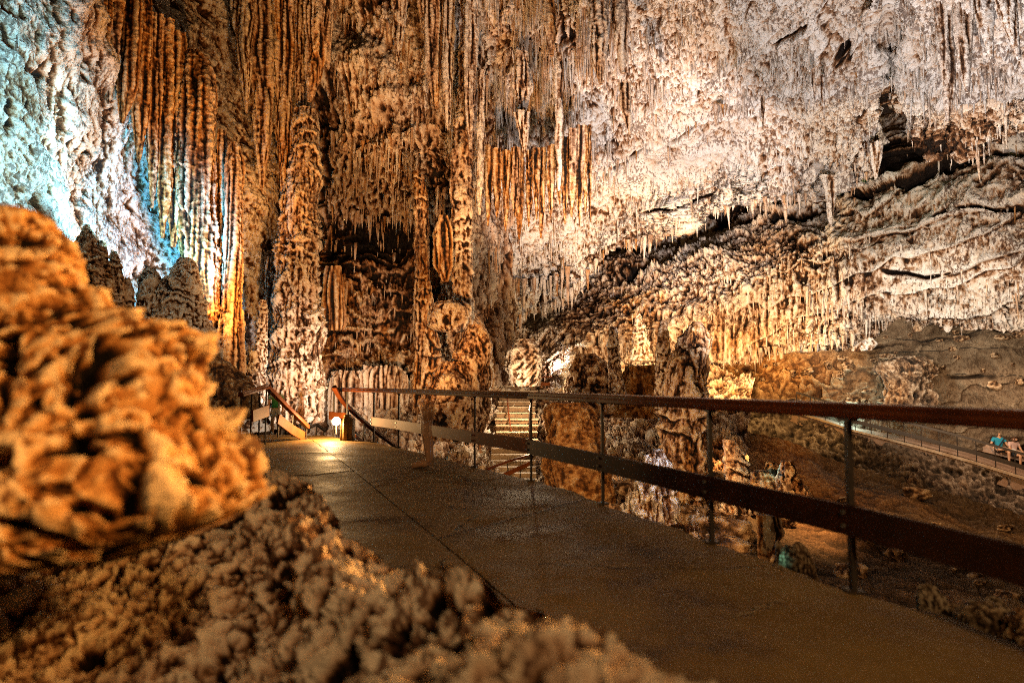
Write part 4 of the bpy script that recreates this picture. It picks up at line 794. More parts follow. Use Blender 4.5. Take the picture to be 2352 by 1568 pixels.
# retaining wall under it
def wall_depth():
    return [(p[0], [p[2]+.05, p[2]-.2, p[2]-.7, p[2]-1.6]) for p in WR]
tag(patch('retaining_wall', 1640, 2480, [(p[0], p[1]+6) for p in WR], [(1640, 985), (1830, 1040), (1960, 1090), (2100, 1130), (2230, 1165), (2352, 1205), (2480, 1240)], wall_depth(), M['grey'],
    [('fbm', .35, 2), ('lump', .22, .5), ('crag', .12, .4), ('fbm', .04, .15)], step=2.0, stain=.1), 'dark rubble stone wall carrying the lower right walkway', 'wall', kind='thing')
g = empty('railing', fr[3], 'dark iron railing with flat board along the lower right walkway', 'railing')
hp = [p+Vector((0, 0, .95)) for p in fr[2:]]
sw('handrail', hp, rect(.09, .09), M['iron'], g); sw('board', [p+Vector((0, 0, .38)) for p in fr[2:]], rect(.04, .17), M['iron'], g)
d_ = dens(fr[2:], 17)
for q in d_: sw('post', [Vector(q), Vector(q)+Vector((0, 0, .95))], circ(.022, 6), M['iron'], g)
g2 = empty('railing', fr[0], 'far end of a thin brown railing behind the grey column', 'railing')
q_ = [V(1640, 900, 33.5), V(1690, 901, 33.4), V(1740, 910, 33), V(1800, 926, 32.4)]
sw('handrail', q_, rect(.09, .09), M['wood'], g2)
for p in q_: sw('post', [p-Vector((0, 0, .9)), p], circ(.022, 6), M['iron'], g2)
tag(patch('cave_wall', 1840, 2480, [(1840, 905), (2000, 925), (2100, 930), (2352, 940), (2480, 950)], [(1840, 940), (1990, 972), (2100, 1000), (2230, 1026), (2352, 1056), (2480, 1090)],
    [(1840, [34, 34.2]), (2000, [32.6, 33]), (2150, [31.2, 31.4]), (2352, [29.2, 29.4]), (2480, [28.4, 28.6])], M['calcite'], [('crag', .3, .8), ('crag', .12, .3), ('fbm', .05, .15)], step=1.8, stain=.1, blobs=[(2300, 1000, 150, 60, .7)]), kind='structure')
# bench ledges
bm = bmesh.new(); add_sweep(bm, [V(2200, 1021, 29.4), V(2352, 1058, 27.9), V(2480, 1092, 26.9)], rect(.7, .42)); o = bm_obj('stone_bench', bm, M['pave']); tag(o, 'long reddish stone bench ledge the couple sits on', 'bench', kind='thing')
# cables over the grey mound
M['cable'] = plain('black_cable', (.02, .018, .015), .6, .2, 5)
for pts, lab in [([(2055, 783), (2120, 780), (2200, 772), (2300, 766), (2440, 765)], 'upper thin dark cable across the grey mound'), ([(2000, 812), (2060, 814), (2120, 812), (2240, 814), (2440, 808)], 'middle thin dark cable across the grey mound, nearly level'), ([(2170, 866), (2240, 862), (2352, 864), (2440, 862)], 'lowest thin dark cable on the grey mound right of the mossy boulder')]:
    o = sw('cable', [Vector(surf('terrain', px, py+2.5*math.sin(px*.045)).tolist())+Vector((0, -.03, .04)) for px, py in [(x, float(np.interp(x, [a for a, _ in pts], [b for _, b in pts]))) for x in np.linspace(pts[0][0], pts[-1][0], 26)]], circ(.018, 5), M['cable']); tag(o, lab, 'cable', kind='thing')
# --- foreground rock and ledge
FC = [('fbm', .13, .8), ('crag', .12, .36), ('pit', .24, .16), ('block', .055, .20), ('crag', .03, .09)]
SIL = [(480, 10), (498, 35), (508, 45), (530, 50), (570, 90), (610, 145), (660, 190), (700, 225), (735, 290), (765, 400), (800, 432), (850, 455), (880, 490), (920, 535), (955, 570), (1000, 600), (1050, 622), (1090, 608), (1140, 575), (1180, 520), (1210, 450), (1240, 380), (1270, 300), (1285, 200)]
rows_ = [((x+30-620)/2, y, (x+30+620)/2, 1.95-.25*np.clip((y-480)/700, 0, 1)) for y, x in SIL]
thing(loft('boulder', rows_, M['fore'], FC, ry=.5, step=2.6, stain=.95, na=900, tone_r=6), 'huge blurred orange lit rock filling the left foreground', 'boulder')
tl = [(-150, 1290), (300, 1270), (470, 1210), (560, 1120), (600, 1092), (650, 1085), (700, 1110), (740, 1140), (770, 1190), (790, 1232), (850, 1270), (905, 1312), (1000, 1325), (1080, 1310), (1160, 1386), (1250, 1405), (1350, 1470), (1372, 1500), (1450, 1545), (1560, 1612), (1660, 1680)]
X0 = [(-150, 3.2), (560, 3.3), (650, 3.2), (800, 2.7), (905, 2.3), (1080, 1.95), (1250, 1.65), (1450, 1.4), (1560, 1.3), (1660, 1.2)]
yb = lambda x: np.interp(x, [p[0] for p in X0], [p[1] for p in X0])
tag(patch('rock_ledge', -150, 1660, [(x, y-2) for x, y in tl], [(x, 1760) for x, y in tl],
    [(x, [yb(x)*v for v in (1.0, .80, .72, .64, .58)]) for x in range(-150, 1661, 100)], M['fore'],
    [('fbm', .08, .5), ('crag', .075, .28), ('block', .045, .16), ('pit', .09, .13), ('crag', .02, .05)], step=2.6, stain=.65, sm=6, tone_r=6), kind='structure')
# back slope of the ledge, out of sight, so that it is solid
tag(patch('rock_ledge', -150, 1660, [(x, y+4) for x, y in tl], [(x, y+150) for x, y in tl], [(x, [yb(x)*v for v in (1.0, 1.1, 1.2)]) for x in range(-150, 1661, 100)], M['fore'], [('fbm', .02, .2)], step=8, stain=.6, sm=3), kind='structure')
scatter(34, (1400, 1800, 1090, 1300), (2.0, 6.0), 'loose dark stone lying on the rubble in the pit', 'loose stones in the pit')
scatter(46, (1500, 2340, 1150, 1480), (1.2, 4.5), 'loose stone on the dirt slope below the railing', 'loose stones on the dirt slope')
scatter(30, (1650, 2050, 830, 930), (1.6, 3.6), 'rounded stone among the rubble at the foot of the warm wall', 'rubble at the foot of the warm wall')
scatter(26, (2010, 2345, 725, 900), (1.0, 3.2), 'small stone lying on the grey mound', 'small stones on the grey mound')
# ------------------------------------------------------------------ small stalactites
def icicle(nm, seed, segs=9, n=7):
    r = np.random.default_rng(seed); bm = bmesh.new(); rings = []
    ph = r.uniform(0, 6, 4); flat = r.uniform(.6, 1)
    for i in range(segs):
        t = i/(segs-1); rad = (1-t)**r.uniform(.7, .95)*(1+.18*math.sin(9*t+ph[0]))+.02
        cx = .25*math.sin(2.2*t+ph[1])-.25*math.sin(ph[1]); cyy = .2*math.sin(2.5*t+ph[2])-.2*math.sin(ph[2])
        rings.append([bm.verts.new((cx+rad*math.cos(6.283*k/n)*(1+.2*math.sin(3*k+ph[3])), cyy+rad*flat*math.sin(6.283*k/n), -t)) for k in range(n)])
    for a, b in zip(rings[:-1], rings[1:]):
        for k in range(n): bm.faces.new((a[k], a[(k+1) % n], b[(k+1) % n], b[k]))
    bm.faces.new(rings[0][::-1]); bm.faces.new(rings[-1])
    me = bpy.data.meshes.new(nm); bm.to_mesh(me); bm.free()
    for p in me.polygons: p.use_smooth = True
    return me
def with_attr(me, stain, mat, tone=.6):
    for k, v in (('tone', tone), ('stain', stain)):
        a = me.attributes.new(k, 'FLOAT', 'POINT'); a.data.foreach_set('value', np.full(len(me.vertices), v, np.float32))
    me.materials.append(mat); return me
ICE = [with_attr(icicle('stalactite', 100+k), st, M['drape'], .55) for k, st in enumerate([.1, .3, .5, .7, .2, .6])]
def hang(px, py, Lpx, wpx, Y, label, group, pool=None):
    k = float(K(py, Y)); o = link('stalactite', random.choice(pool or ICE), None)
    o.location = P(px, py, Y).tolist(); o.scale = (wpx*k, wpx*k, Lpx*k); o.rotation_euler = (0, 0, random.uniform(0, 6.28))
    tag(o, label, 'stalactite', group, 'thing')
def fringe_line(pts, n, L, wd, label, group, dy=0, pool=None):
    xs = [p[0] for p in pts]
    for i in range(n):
        x = random.uniform(xs[0], xs[-1]); y = np.interp(x, xs, [p[1] for p in pts]); Y = np.interp(x, xs, [p[2] for p in pts])
        l_ = random.uniform(*L)*random.choice([.6, 1, 1, 1.5]); hang(x, y+random.uniform(-4, 4), l_, random.uniform(*wd)*(.6+.5*l_/L[1]), Y+random.uniform(-.3, .3), label, group, pool)
def patch_line(key, pts, off=.1):
    return [(x, y, float(surf(key, x, y)[1])-off) for x, y in pts]
fringe_line(patch_line('cave_ceiling', [(1190, 720), (1300, 680), (1395, 560), (1450, 550), (1520, 535), (1640, 478)]), 46, (16, 40), (3, 6), 'small stalactite in the fringe along the lower left edge of the white ceiling', 'fringe of the lower left ceiling edge')
fringe_line(patch_line('cave_ceiling', [(1640, 478), (1780, 450), (1880, 440), (1990, 400)]), 40, (18, 44), (3, 6), 'small stalactite in the fringe along the middle edge of the white ceiling', 'fringe of the middle ceiling edge')
fringe_line(patch_line('cave_ceiling', [(1370, 392), (1450, 350), (1550, 292), (1600, 285)]), 22, (14, 40), (2, 4), 'short stalactite hanging from the long dark crack in the white ceiling', 'stalactites of the dark ceiling crack')
fringe_line(patch_line('cave_ceiling', [(1640, 240), (1700, 240), (1740, 250)]), 14, (20, 45), (3, 5), 'short brown stalactite under the small notch of the upper white ceiling', 'stalactites of the ceiling notch')
fringe_line(patch_line('cave_ceiling', [(1880, 160), (1920, 165), (2000, 160)]), 16, (15, 50), (2, 5), 'small stalactite near the dark hole in the white ceiling', 'stalactites around the dark ceiling hole')
fringe_line(patch_line('cave_wall++', [(1560, 790), (1660, 800), (1760, 800), (1850, 792), (1960, 770)]), 34, (16, 34), (3, 6), 'small stalactite in the row at the foot of the warm lit wall', 'row at the foot of the warm wall')
fringe_line(patch_line('cave_wall++', [(1430, 560), (1500, 540), (1560, 600), (1640, 600)]), 24, (30, 80), (3, 6), 'thin stalactite in the upper part of the warm lit wall', 'stalactites of the upper warm wall')
fringe_line(patch_line('cave_ceiling', [(1120, 600), (1180, 640), (1260, 640), (1320, 600)], .25), 26, (30, 80), (4, 7), 'pale stalactite of the grey curtain right of the centre column', 'pale curtain right of the centre column')
fringe_line(patch_line('cave_wall+', [(770, 30), (850, 40), (900, 60), (960, 110)]), 14, (20, 50), (3, 5), 'small stalactite at the rim of the pale upper recess', 'rim of the pale upper recess')
fringe_line(patch_line('cave_wall+', [(760, 300), (860, 330), (960, 290)]), 20, (24, 60), (3, 6), 'brown stalactite on the middle of the back wall under the pale recess', 'stalactites under the pale recess')
fringe_line(patch_line('cave_wall+', [(745, 460), (830, 490), (900, 500), (950, 480)]), 18, (20, 45), (3, 6), 'small stalactite along the brow of the dark alcove', 'brow of the dark alcove')
# the rest, too many to count, follows the rock everywhere: one object
def crowd():
    co, fc, tn, stn = [], [], [], []; base = 0
    def add(c, L, w_, s):
        nonlocal base
        n, sg = 5, 5; ph = random.uniform(0, 6); lean = random.uniform(-.06, .06)*L
        for i in range(sg):
            t = i/(sg-1); r = w_*(1-t)**.8+.004
            for k in range(n):
                co.append((c[0]+r*math.cos(6.283*k/n+ph)+lean*t, c[1]+r*math.sin(6.283*k/n+ph), c[2]+.06*L-t*L)); tn.append(.62-.25*(t < .1)+random.uniform(-.12, .12)); stn.append(s)
        for i in range(sg-1):
            for k in range(n): fc.append((base+i*n+k, base+i*n+(k+1) % n, base+(i+1)*n+(k+1) % n, base+(i+1)*n+k))
        base += n*sg
    def fill(key, n, L, wd, st, msk, clump=1.0):
        X, Q, C, N = PATCH[key]; cnt = 0; tr = 0
        q = fbm((C/1.6).reshape(-1, 3)+5, 3).reshape(X.shape)
        while cnt < n and tr < n*30:
            tr += 1
            i, j = random.randrange(X.shape[0]), random.randrange(X.shape[1])
            if random.random() > msk(X[i, j], Q[i, j]) or q[i, j] < random.uniform(-.1, .5)*clump: continue
            l_ = random.uniform(*L)*random.choice([.5, .7, 1, 1, 1.6]); add(C[i, j]-N[i, j]*.02, l_, random.uniform(*wd)*(.5+.5*l_/L[1]), st+random.uniform(-.25, .25)); cnt += 1
    g_ = lambda a, b, c, d: (lambda X, Y: math.exp(-((X-a)/c)**2-((Y-b)/d)**2))
    fill('cave_ceiling', 1500, (.25, 1.3), (.04, .09), .35, g_(1220, 180, 190, 230))
    fill('cave_ceiling', 800, (.2, .8), (.03, .07), .1, lambda X, Y: .4*(1-g_(1480, 390, 150, 90)(X, Y))*(1-g_(1600, 300, 150, 80)(X, Y)))
    fill('cave_ceiling', 500, (.25, .9), (.04, .08), .2, g_(1240, 660, 160, 90))
    fill('cave_wall++', 1100, (.25, 1.0), (.03, .08), .35, lambda X, Y: .3+g_(1650, 650, 300, 120)(X, Y))
    fill('cave_wall+', 1300, (.25, 1.3), (.03, .08), .55, lambda X, Y: .25+.9*g_(840, 420, 180, 130)(X, Y)+.5*g_(640, 250, 90, 250)(X, Y))
    fill('cave_wall', 260, (.2, .6), (.03, .06), -.1, lambda X, Y: .1+g_(430, 520, 90, 120)(X, Y))
    me = np_mesh('small_stalactites', np.array(co), np.array(fc), {'tone': np.array(tn), 'stain': np.array(stn)})
    o = link('small_stalactites', me, M['drape']); tag(o, 'countless small stalactites bristling from the cave walls and ceiling', 'stalactites', kind='stuff')
crowd()
# ------------------------------------------------------------------ people
M['skin'] = plain('skin', (.66, .36, .20), .5, .1, 30, 1, .05, .002)
M['hair'] = plain('dark_hair', (.03, .02, .012), .6, .3, 40); M['brownhair'] = plain('brown_hair', (.13, .06, .03), .6, .3, 40)
def cloth(n, c): return plain(n, c, .8, .15, 12, 1, .3, .01)
M['teal'] = cloth('teal_shirt', (.02, .30, .46)); M['pinkwhite'] = cloth('pale_pink_top', (.62, .42, .36)); M['darkcloth'] = cloth('dark_shorts', (.02, .025, .03))
M['white'] = cloth('white_cloth', (.72, .70, .66)); M['green'] = cloth('green_shirt', (.02, .22, .07)); M['shoe'] = cloth('white_shoe', (.7, .68, .63)); M['dgreen'] = cloth('dark_green_shirt', (.04, .09, .05)); M['tan'] = cloth('tan_sandal', (.42, .20, .08)); M['eye'] = plain('eye', (.02, .015, .01), .2, .1, 30); M['strap'] = cloth('dark_strap', (.015, .02, .05))
def ghosted(mat, lo, hi, z0, z1):
    """the same surface, thinning upward between heights z0 and z1 (a visitor who stayed for part of the exposure only)"""
    m = mat.copy(); nt = m.node_tree; out = [n for n in nt.nodes if n.type == 'OUTPUT_MATERIAL'][0]; b = [n for n in nt.nodes if n.type == 'BSDF_PRINCIPLED'][0]
    tr = mk(nt, 'ShaderNodeBsdfTransparent'); mx = mk(nt, 'ShaderNodeMixShader')
    geo = mk(nt, 'ShaderNodeNewGeometry'); sx = mk(nt, 'ShaderNodeSeparateXYZ'); nt.links.new(geo.outputs['Position'], sx.inputs[0])
    mr = mk(nt, 'ShaderNodeMapRange'); mr.interpolation_type = 'SMOOTHSTEP'; mr.inputs[1].default_value = z0; mr.inputs[2].default_value = z1; mr.inputs[3].default_value = lo; mr.inputs[4].default_value = hi
    nt.links.new(sx.outputs[2], mr.inputs[0]); nt.links.new(mr.outputs[0], mx.inputs[0]); nt.links.new(tr.outputs[0], mx.inputs[1]); nt.links.new(b.outputs[0], mx.inputs[2]); nt.links.new(mx.outputs[0], out.inputs[0])
    return m
def skinned(name, verts, edges, radii, mat, parent, root=0, sub=2):
    me = bpy.data.meshes.new(name); me.from_pydata(verts, edges, []); o = link(name, me, mat, parent)
    md = o.modifiers.new('skin', 'SKIN'); md.use_smooth_shade = True; md.use_x_symmetry = False
    lay = me.skin_vertices[0].data if me.skin_vertices else None
    if lay is None:
        bpy.context.view_layer.objects.active = o
    for i, r in enumerate(radii):
        v = me.skin_vertices[0].data[i]; v.radius = (r, r) if not isinstance(r, tuple) else r; v.use_root = (i == root)
    s = o.modifiers.new('sub', 'SUBSURF'); s.levels = sub; s.render_levels = sub
    return o
def person(loc, rz, J, label, shirt, bottom, hair, shoe, group=None, mats=None, sc_=1.0, longhair=False, bag=False):
    """J: joints in body space (x right, y forward, z up)"""
    e = empty('person', loc, label, 'person', group, rz); e.scale = (sc_,)*3
    mm = mats or (lambda m: M[m])
    names = ['pelvis', 'waist', 'chest', 'neck', 'chin', 'head', 'crown']
    Vv, E, R, idx = [], [], [], {}
    def av(n, p, r):
        idx[n] = len(Vv); Vv.append(tuple(p)); R.append(r); return idx[n]
    def ed(a, b): E.append((idx[a], idx[b]))
    for n, r in zip(names, [(.135, .10), (.115, .085), (.15, .10), .052, .062, (.085, .098), (.055, .06)]): av(n, J[n], r)
    for a, b in zip(names[:-1], names[1:]): ed(a, b)
    hd = Vector(J['head']); fwd = Vector(J.get('face', (0, 1, 0))).normalized()
    av('nose', hd+fwd*.108-Vector((0, 0, .02)), .014); ed('head', 'nose')
    for s in ('l', 'r'):
        for n, r in (('sh', .062), ('el', .043), ('wr', .028), ('palm', .034)): av(n+s, J[n+s], r)
        ed('chest', 'sh'+s); ed('sh'+s, 'el'+s); ed('el'+s, 'wr'+s); ed('wr'+s, 'palm'+s)
        w_, p_ = Vector(J['wr'+s]), Vector(J['palm'+s]); d = (p_-w_).normalized(); sd = d.orthogonal().normalized(); nn = d.cross(sd)
        for k, (o_, l_) in enumerate([(-.027, .062), (-.009, .074), (.009, .070), (.027, .054)]):
            a = p_+sd*o_+d*.03; b = a+d*l_*.55+nn*.008; c = b+d*l_*.4+nn*.022
            av(f'f{k}a{s}', a, .010); av(f'f{k}b{s}', b, .009); av(f'f{k}c{s}', c, .007); ed('palm'+s, f'f{k}a{s}'); ed(f'f{k}a{s}', f'f{k}b{s}'); ed(f'f{k}b{s}', f'f{k}c{s}')
        a = p_-sd*.04+nn*.012-d*.012; b = a-sd*.018+d*.03+nn*.01
        av('t1'+s, a, .011); av('t2'+s, b, .008); ed('palm'+s, 't1'+s); ed('t1'+s, 't2'+s)
        for n, r in (('hip', .092), ('kn', .058), ('an', .038), ('toe', .036)): av(n+s, J[n+s], r)
        kn, an = Vector(J['kn'+s]), Vector(J['an'+s]); av('calf'+s, kn.lerp(an, .3)+Vector((0, -.012, 0)), .056)
        ed('pelvis', 'hip'+s); ed('hip'+s, 'kn'+s); ed('kn'+s, 'calf'+s); ed('calf'+s, 'an'+s); ed('an'+s, 'toe'+s)
    skinned('body', Vv, E, R, mm('skin'), e)
    def sub(name, chain, mat, root=0):
        vs, es, rs, ix = [], [], [], {}
        for a, b in chain:
            for n, p, r in (a, b):
                if n not in ix: ix[n] = len(vs); vs.append(tuple(p)); rs.append(r)
            es.append((ix[a[0]], ix[b[0]]))
        return skinned(name, vs, es, rs, mm(mat), e, root)
    g = lambda n, r: (n, J[n], r)
    mid = lambda a, b, t, r: (a+b+str(t), Vector(J[a]).lerp(Vector(J[b]), t), r)
    ch = [(g('waist', (.14, .11)), g('chest', (.17, .122))), (g('waist', (.14, .11)), mid('waist', 'pelvis', .7, (.148, .118))), (g('chest', (.17, .122)), mid('chest', 'neck', .75, .075))]
    for s in 'lr': ch += [(g('chest', (.17, .122)), g('sh'+s, .078)), (g('sh'+s, .078), mid('sh'+s, 'el'+s, .62, .066))]
    sub('shirt', ch, shirt)
    ch = [(mid('pelvis', 'waist', .3, (.145, .115)), g('pelvis', (.15, .118)))]
    for s in 'lr': ch += [(g('pelvis', (.15, .118)), g('hip'+s, .108)), (g('hip'+s, .108), mid('hip'+s, 'kn'+s, .75, .088))]
    sub('shorts', ch, bottom)
    bkw = -fwd
    hc = [(('h0', hd+Vector((0, 0, .05))+bkw*.02, (.092, .10)), ('h1', Vector(J['crown'])+bkw*.01, .07)), (('h0', hd+Vector((0, 0, .05))+bkw*.02, (.092, .10)), ('h2', hd+bkw*.05-Vector((0, 0, .03)), .075))]
    if longhair: hc.append((hc[1][1], ('h3', hd+bkw*.07-Vector((0, 0, .18)), .06)))
    sub('hair', hc, hair)
    sdv = fwd.cross(Vector((0, 0, 1))).normalized()
    for s in (-1, 1):
        bm = bmesh.new(); bmesh.ops.create_uvsphere(bm, u_segments=8, v_segments=6, radius=.013); bmesh.ops.translate(bm, verts=bm.verts, vec=hd+fwd*.092+sdv*.032*s+Vector((0, 0, .012)))
        me = bpy.data.meshes.new('eye'); bm.to_mesh(me); bm.free(); link('eye', me, mm('eye'), e)
        bm = bmesh.new(); bmesh.ops.create_uvsphere(bm, u_segments=8, v_segments=6, radius=.03); bmesh.ops.transform(bm, matrix=Matrix.Translation(hd+sdv*.088*s) @ Matrix.Diagonal((.4, .6, 1, 1)), verts=bm.verts)
        me = bpy.data.meshes.new('ear'); bm.to_mesh(me); bm.free(); link('ear', me, mm('skin'), e)
    bm = bmesh.new(); bmesh.ops.create_uvsphere(bm, u_segments=8, v_segments=6, radius=.024); bmesh.ops.transform(bm, matrix=Matrix.Translation(hd+fwd*.09-Vector((0, 0, .055))) @ Matrix.Diagonal((1, .5, .3, 1)), verts=bm.verts)
    me = bpy.data.meshes.new('mouth'); bm.to_mesh(me); bm.free(); link('mouth', me, mm('strap') if 'strap' in M else mm('skin'), e)
    for s in 'lr':
        an, to = Vector(J['an'+s]), Vector(J['toe'+s]); d = (to-an)
        sub('shoe', [(('a', an-Vector((0, 0, .03)), .05), ('b', an.lerp(to, .6), .047)), (('b', an.lerp(to, .6), .047), ('c', to+d.normalized()*.05, .038))], shoe)
    if bag:
        sub('bag_strap', [(('a', Vector(J['shl'])+Vector((0, .09, .06)), .02), ('b', Vector(J['chest']).lerp(Vector(J['waist']), .5)+Vector((0, .135, 0)), .02)), (('b', Vector(J['chest']).lerp(Vector(J['waist']), .5)+Vector((0, .135, 0)), .02), ('c', Vector(J['hipr'])+Vector((.06, .11, .1)), .02))], 'strap')
    return e
STAND = dict(pelvis=(0, 0, .94), waist=(0, .01, 1.08), chest=(0, 0, 1.30), neck=(0, .01, 1.47), chin=(0, .035, 1.53), head=(0, .03, 1.60), crown=(0, .02, 1.68),
 shl=(-.19, 0, 1.40), ell=(-.24, -.03, 1.12), wrl=(-.25, .06, .88), palml=(-.25, .09, .80), shr=(.19, 0, 1.40), elr=(.24, -.02, 1.12), wrr=(.25, .08, .88), palmr=(.25, .11, .80),
 hipl=(-.09, 0, .90), knl=(-.10, .04, .49), anl=(-.10, -.02, .09), toel=(-.11, .13, .04), hipr=(.09, 0, .90), knr=(.10, .02, .49), anr=(.10, -.04, .09), toer=(.11, .11, .04))
WALK = dict(STAND, knl=(-.09, .16, .50), anl=(-.09, .22, .09), toel=(-.09, .37, .04), knr=(.09, -.02, .49), anr=(.09, -.28, .12), toer=(.09, -.14, .04), ell=(-.23, -.14, 1.13), wrl=(-.23, -.12, .88), palml=(-.23, -.10, .80), elr=(.23, .06, 1.13), wrr=(.22, .24, .95), palmr=(.22, .30, .90))
SIT = dict(pelvis=(0, 0, .54), waist=(0, -.02, .68), chest=(0, 0, .90), neck=(0, .03, 1.07), chin=(0, .06, 1.13), head=(0, .06, 1.20), crown=(0, .04, 1.28),
 shl=(-.19, 0, 1.0), ell=(-.26, .08, .74), wrl=(-.14, .28, .66), palml=(-.10, .34, .62), shr=(.19, 0, 1.0), elr=(.25, .08, .74), wrr=(.14, .28, .66), palmr=(.10, .34, .62),
 hipl=(-.10, .05, .52), knl=(-.12, .46, .50), anl=(-.12, .44, .09), toel=(-.13, .58, .04), hipr=(.10, .05, .52), knr=(.13, .46, .50), anr=(.12, .42, .09), toer=(.13, .56, .04))
CROSS = dict(SIT, knr=(.20, .40, .60), anr=(-.16, .50, .62), toer=(-.30, .54, .58), ell=(-.30, .02, .76), wrl=(-.32, .2, .64), palml=(-.3, .26, .6), elr=(.3, .0, .76), wrr=(.26, .18, .62), palmr=(.24, .24, .58), face=(.3, 1, 0))
def at_floor(px, py, Y): return V(px, py, Y)
p1 = V(2296, 1062, 28.2); p2 = V(2330, 1070, 27.9)
person(p1, math.pi-.15, dict(CROSS, knr=(.18, .42, .60)), 'man in a teal shirt sitting with crossed leg on the stone bench', 'teal', 'darkcloth', 'hair', 'shoe', bag=True, sc_=1.05)
person(p2, math.pi+.1, dict(SIT, head=(0, .10, 1.17), crown=(0, .10, 1.25)), 'woman in a pale pink top sitting beside the man in the teal shirt', 'pinkwhite', 'darkcloth', 'brownhair', 'tan', longhair=True)
person(V(1071, 1110, 26), math.pi*.6, WALK, 'visitor in white at the lower steps, left of two, behind the railing', 'white', 'white', 'hair', 'shoe')
person(V(1102, 1116, 26), math.pi*1.1, STAND, 'visitor with long hair and white top at the lower steps, right of two', 'white', 'pinkwhite', 'brownhair', 'shoe', longhair=True)
gh = lambda lo, hi, a, b: (lambda n, _c={}: _c.setdefault(n, ghosted(M[n], lo, hi, a, b)))
person(V(632, 1000, 22), math.pi, STAND, 'visitor in a green shirt and white shorts behind the far left railing', 'green', 'white', 'hair', 'shoe', mats=gh(.95, .10, .3, .9))
person(V(690, 998, 21), math.pi*.5, WALK, 'blurred visitor in dark green coming down the left stairs', 'dgreen', 'tan', 'brownhair', 'tan', mats=gh(.85, .25, -.2, .5))
gp = G(985, 1074)
person(gp, math.pi*.5, dict(STAND, knl=(-.07, .05, .49), anl=(-.05, 0, .09), toel=(-.05, .17, .04), knr=(.05, .03, .49), anr=(.04, -.02, .09), toer=(.05, .15, .04)), 'faint half transparent visitor on the walkway, only the lower leg and foot clearly visible', 'tan', 'tan', 'brownhair', 'skin', mats=gh(.88, .0, .14, 1.0))
def up(px, py, Y): return tuple(P(px, py, Y).tolist())
# white floods on the big ceiling
lamp('SPOT', up(1540, 800, 21), (1, .84, .78), 7800, .3, up(1470, 430, 31), 70)
lamp('SPOT', up(1900, 900, 13), (1, .86, .78), 6200, .3, up(1850, 220, 22), 100)
lamp('SPOT', up(2300, 900, 11), (1, .90, .88), 2600, .3, up(2250, 60, 15), 80)
lamp('SPOT', up(1180, 860, 18), (1, .56, .25), 7800, .3, up(1200, 150, 27), 70)
# warm wall
lamp('SPOT', up(1680, 900, 25), (1, .58, .22), 6500, .4, up(1660, 700, 34), 75)
lamp('SPOT', up(2200, 900, 17), (1, .74, .48), 4600, .4, up(2200, 520, 28), 85)
lamp('SPOT', up(1430, 900, 27), (1, .62, .28), 4200, .3, up(1430, 690, 38), 80)
lamp('SPOT', up(1960, 720, 23), (1, .86, .68), 2600, .3, up(2120, 800, 29), 70)
# drapery and columns
lamp('SPOT', up(565, 860, 21.2), (1, .37, .065), 4600, .3, up(360, 230, 23), 90)
lamp('SPOT', up(640, 960, 14), (1, .62, .32), 500, .3, up(330, 660, 18), 60)
lamp('SPOT', up(860, 985, 15), (1, .44, .12), 7000, .3, up(840, 420, 30), 80)
lamp('SPOT', up(750, 990, 23), (1, .76, .55), 1700, .2, up(690, 900, 27), 80)
# cold lamps on the left
lamp('SPOT', up(340, 660, 19.4), (.10, .62, 1), 5200, .2, up(375, 510, 28), 76)
lamp('SPOT', up(430, 480, 14.2), (.40, .86, 1), 3600, .3, up(40, 250, 14.6), 66)
lamp('SPOT', up(330, 560, 17.5), (.30, .82, 1), 2600, .3, up(150, 420, 18.8), 66)
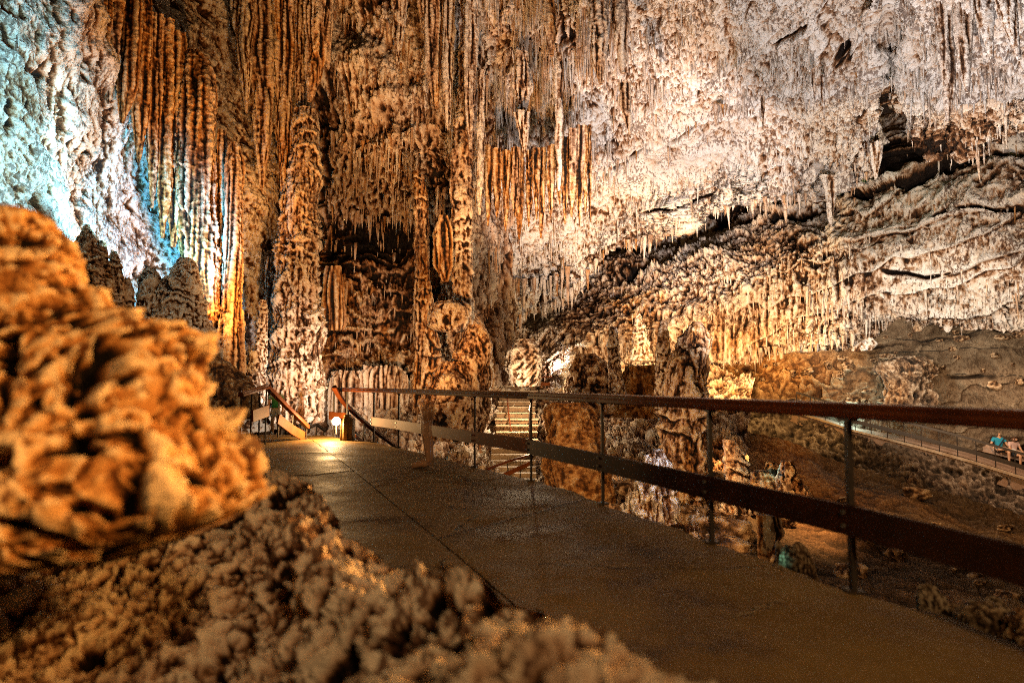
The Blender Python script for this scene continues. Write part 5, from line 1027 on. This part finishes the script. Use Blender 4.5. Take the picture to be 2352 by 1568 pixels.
# stairs and pit
lamp('POINT', up(1200, 900, 28), (1, .72, .42), 700, .2)
lamp('POINT', up(1276, 835, 36.8), NEU, 160, .15)
lamp('POINT', up(1535, 1030, 14.6), (.4, .65, 1), 30, .15)
lamp('SPOT', up(1130, 1010, 14), (1, .55, .22), 900, .25, up(1330, 1040, 20), 85)
lamp('SPOT', up(905, 1000, 22), (1, .70, .42), 380, .2, up(890, 930, 30), 80)
lamp('POINT', up(1960, 950, 30.2), (.5, .95, 1), 90, .2)
lamp('SPOT', up(2360, 760, 23), (1, .66, .42), 1300, .3, up(2290, 1060, 28), 70)
lamp('SPOT', up(1900, 850, 22), (1, .5, .16), 4200, .3, up(1780, 1050, 22), 75)
lamp('SPOT', up(1780, 700, 27), (1, .56, .18), 1800, .3, up(1800, 880, 32), 80)
lamp('POINT', up(2045, 360, 27.5), (.15, .5, .12), 26, .3)  # faint green light added to tint the hollow, no lamp stands there
lamp('POINT', up(582, 640, 33), (.1, .45, .2), 60, .3)  # green tint light added in the dark gap, likewise without a lamp
lamp('POINT', tuple(lp+Vector((-.10, -.11, -.02))), (1, .58, .22), 190, .05)
# lamp across the walkway, then unseen fill lights added near the viewer
lamp('SPOT', (1.9, 5.4, 1.6), (1, .42, .09), 2000, .12, (-.75, 1.9, .88), 36, .6)
lamp('SPOT', (1.3, .3, 1.9), (1, .46, .11), 620, .15, (-1.0, 1.5, 1.4), 44, .6)  # added frontal light kept to the boulder, not a lamp of the cave
lamp('POINT', (2.2, -2.5, 4.2), (1, .62, .28), 720, .4)  # unseen warm fill added behind the viewer to brighten the near walkway
# small cold lamps between the stones of the pit
lamp('POINT', up(1783, 1285, 4.5), (.35, 1, .8), .25, .03)
lamp('POINT', up(1700, 1250, 6.2), (.45, .9, 1), 2, .03)
lamp('POINT', up(1768, 1075, 11.6), (.35, .9, 1), 2, .04)
lamp('POINT', up(1660, 1010, 12.4), (.4, .95, 1), 2.5, .04)
lamp('SPOT', up(1480, 1120, 9), (1, .52, .18), 560, .15, up(1560, 1180, 13), 110)
lamp('SPOT', up(2050, 1180, 8), (1, .52, .18), 330, .2, up(2150, 1380, 9), 120)
lamp('SPOT', up(2150, 900, 19), (1, .55, .22), 900, .2, up(2150, 1140, 25), 90)  # warm light added to brighten the retaining wall, unseen
lamp('SPOT', up(1560, 960, 11), (1, .55, .22), 500, .2, up(1450, 1130, 15), 90)
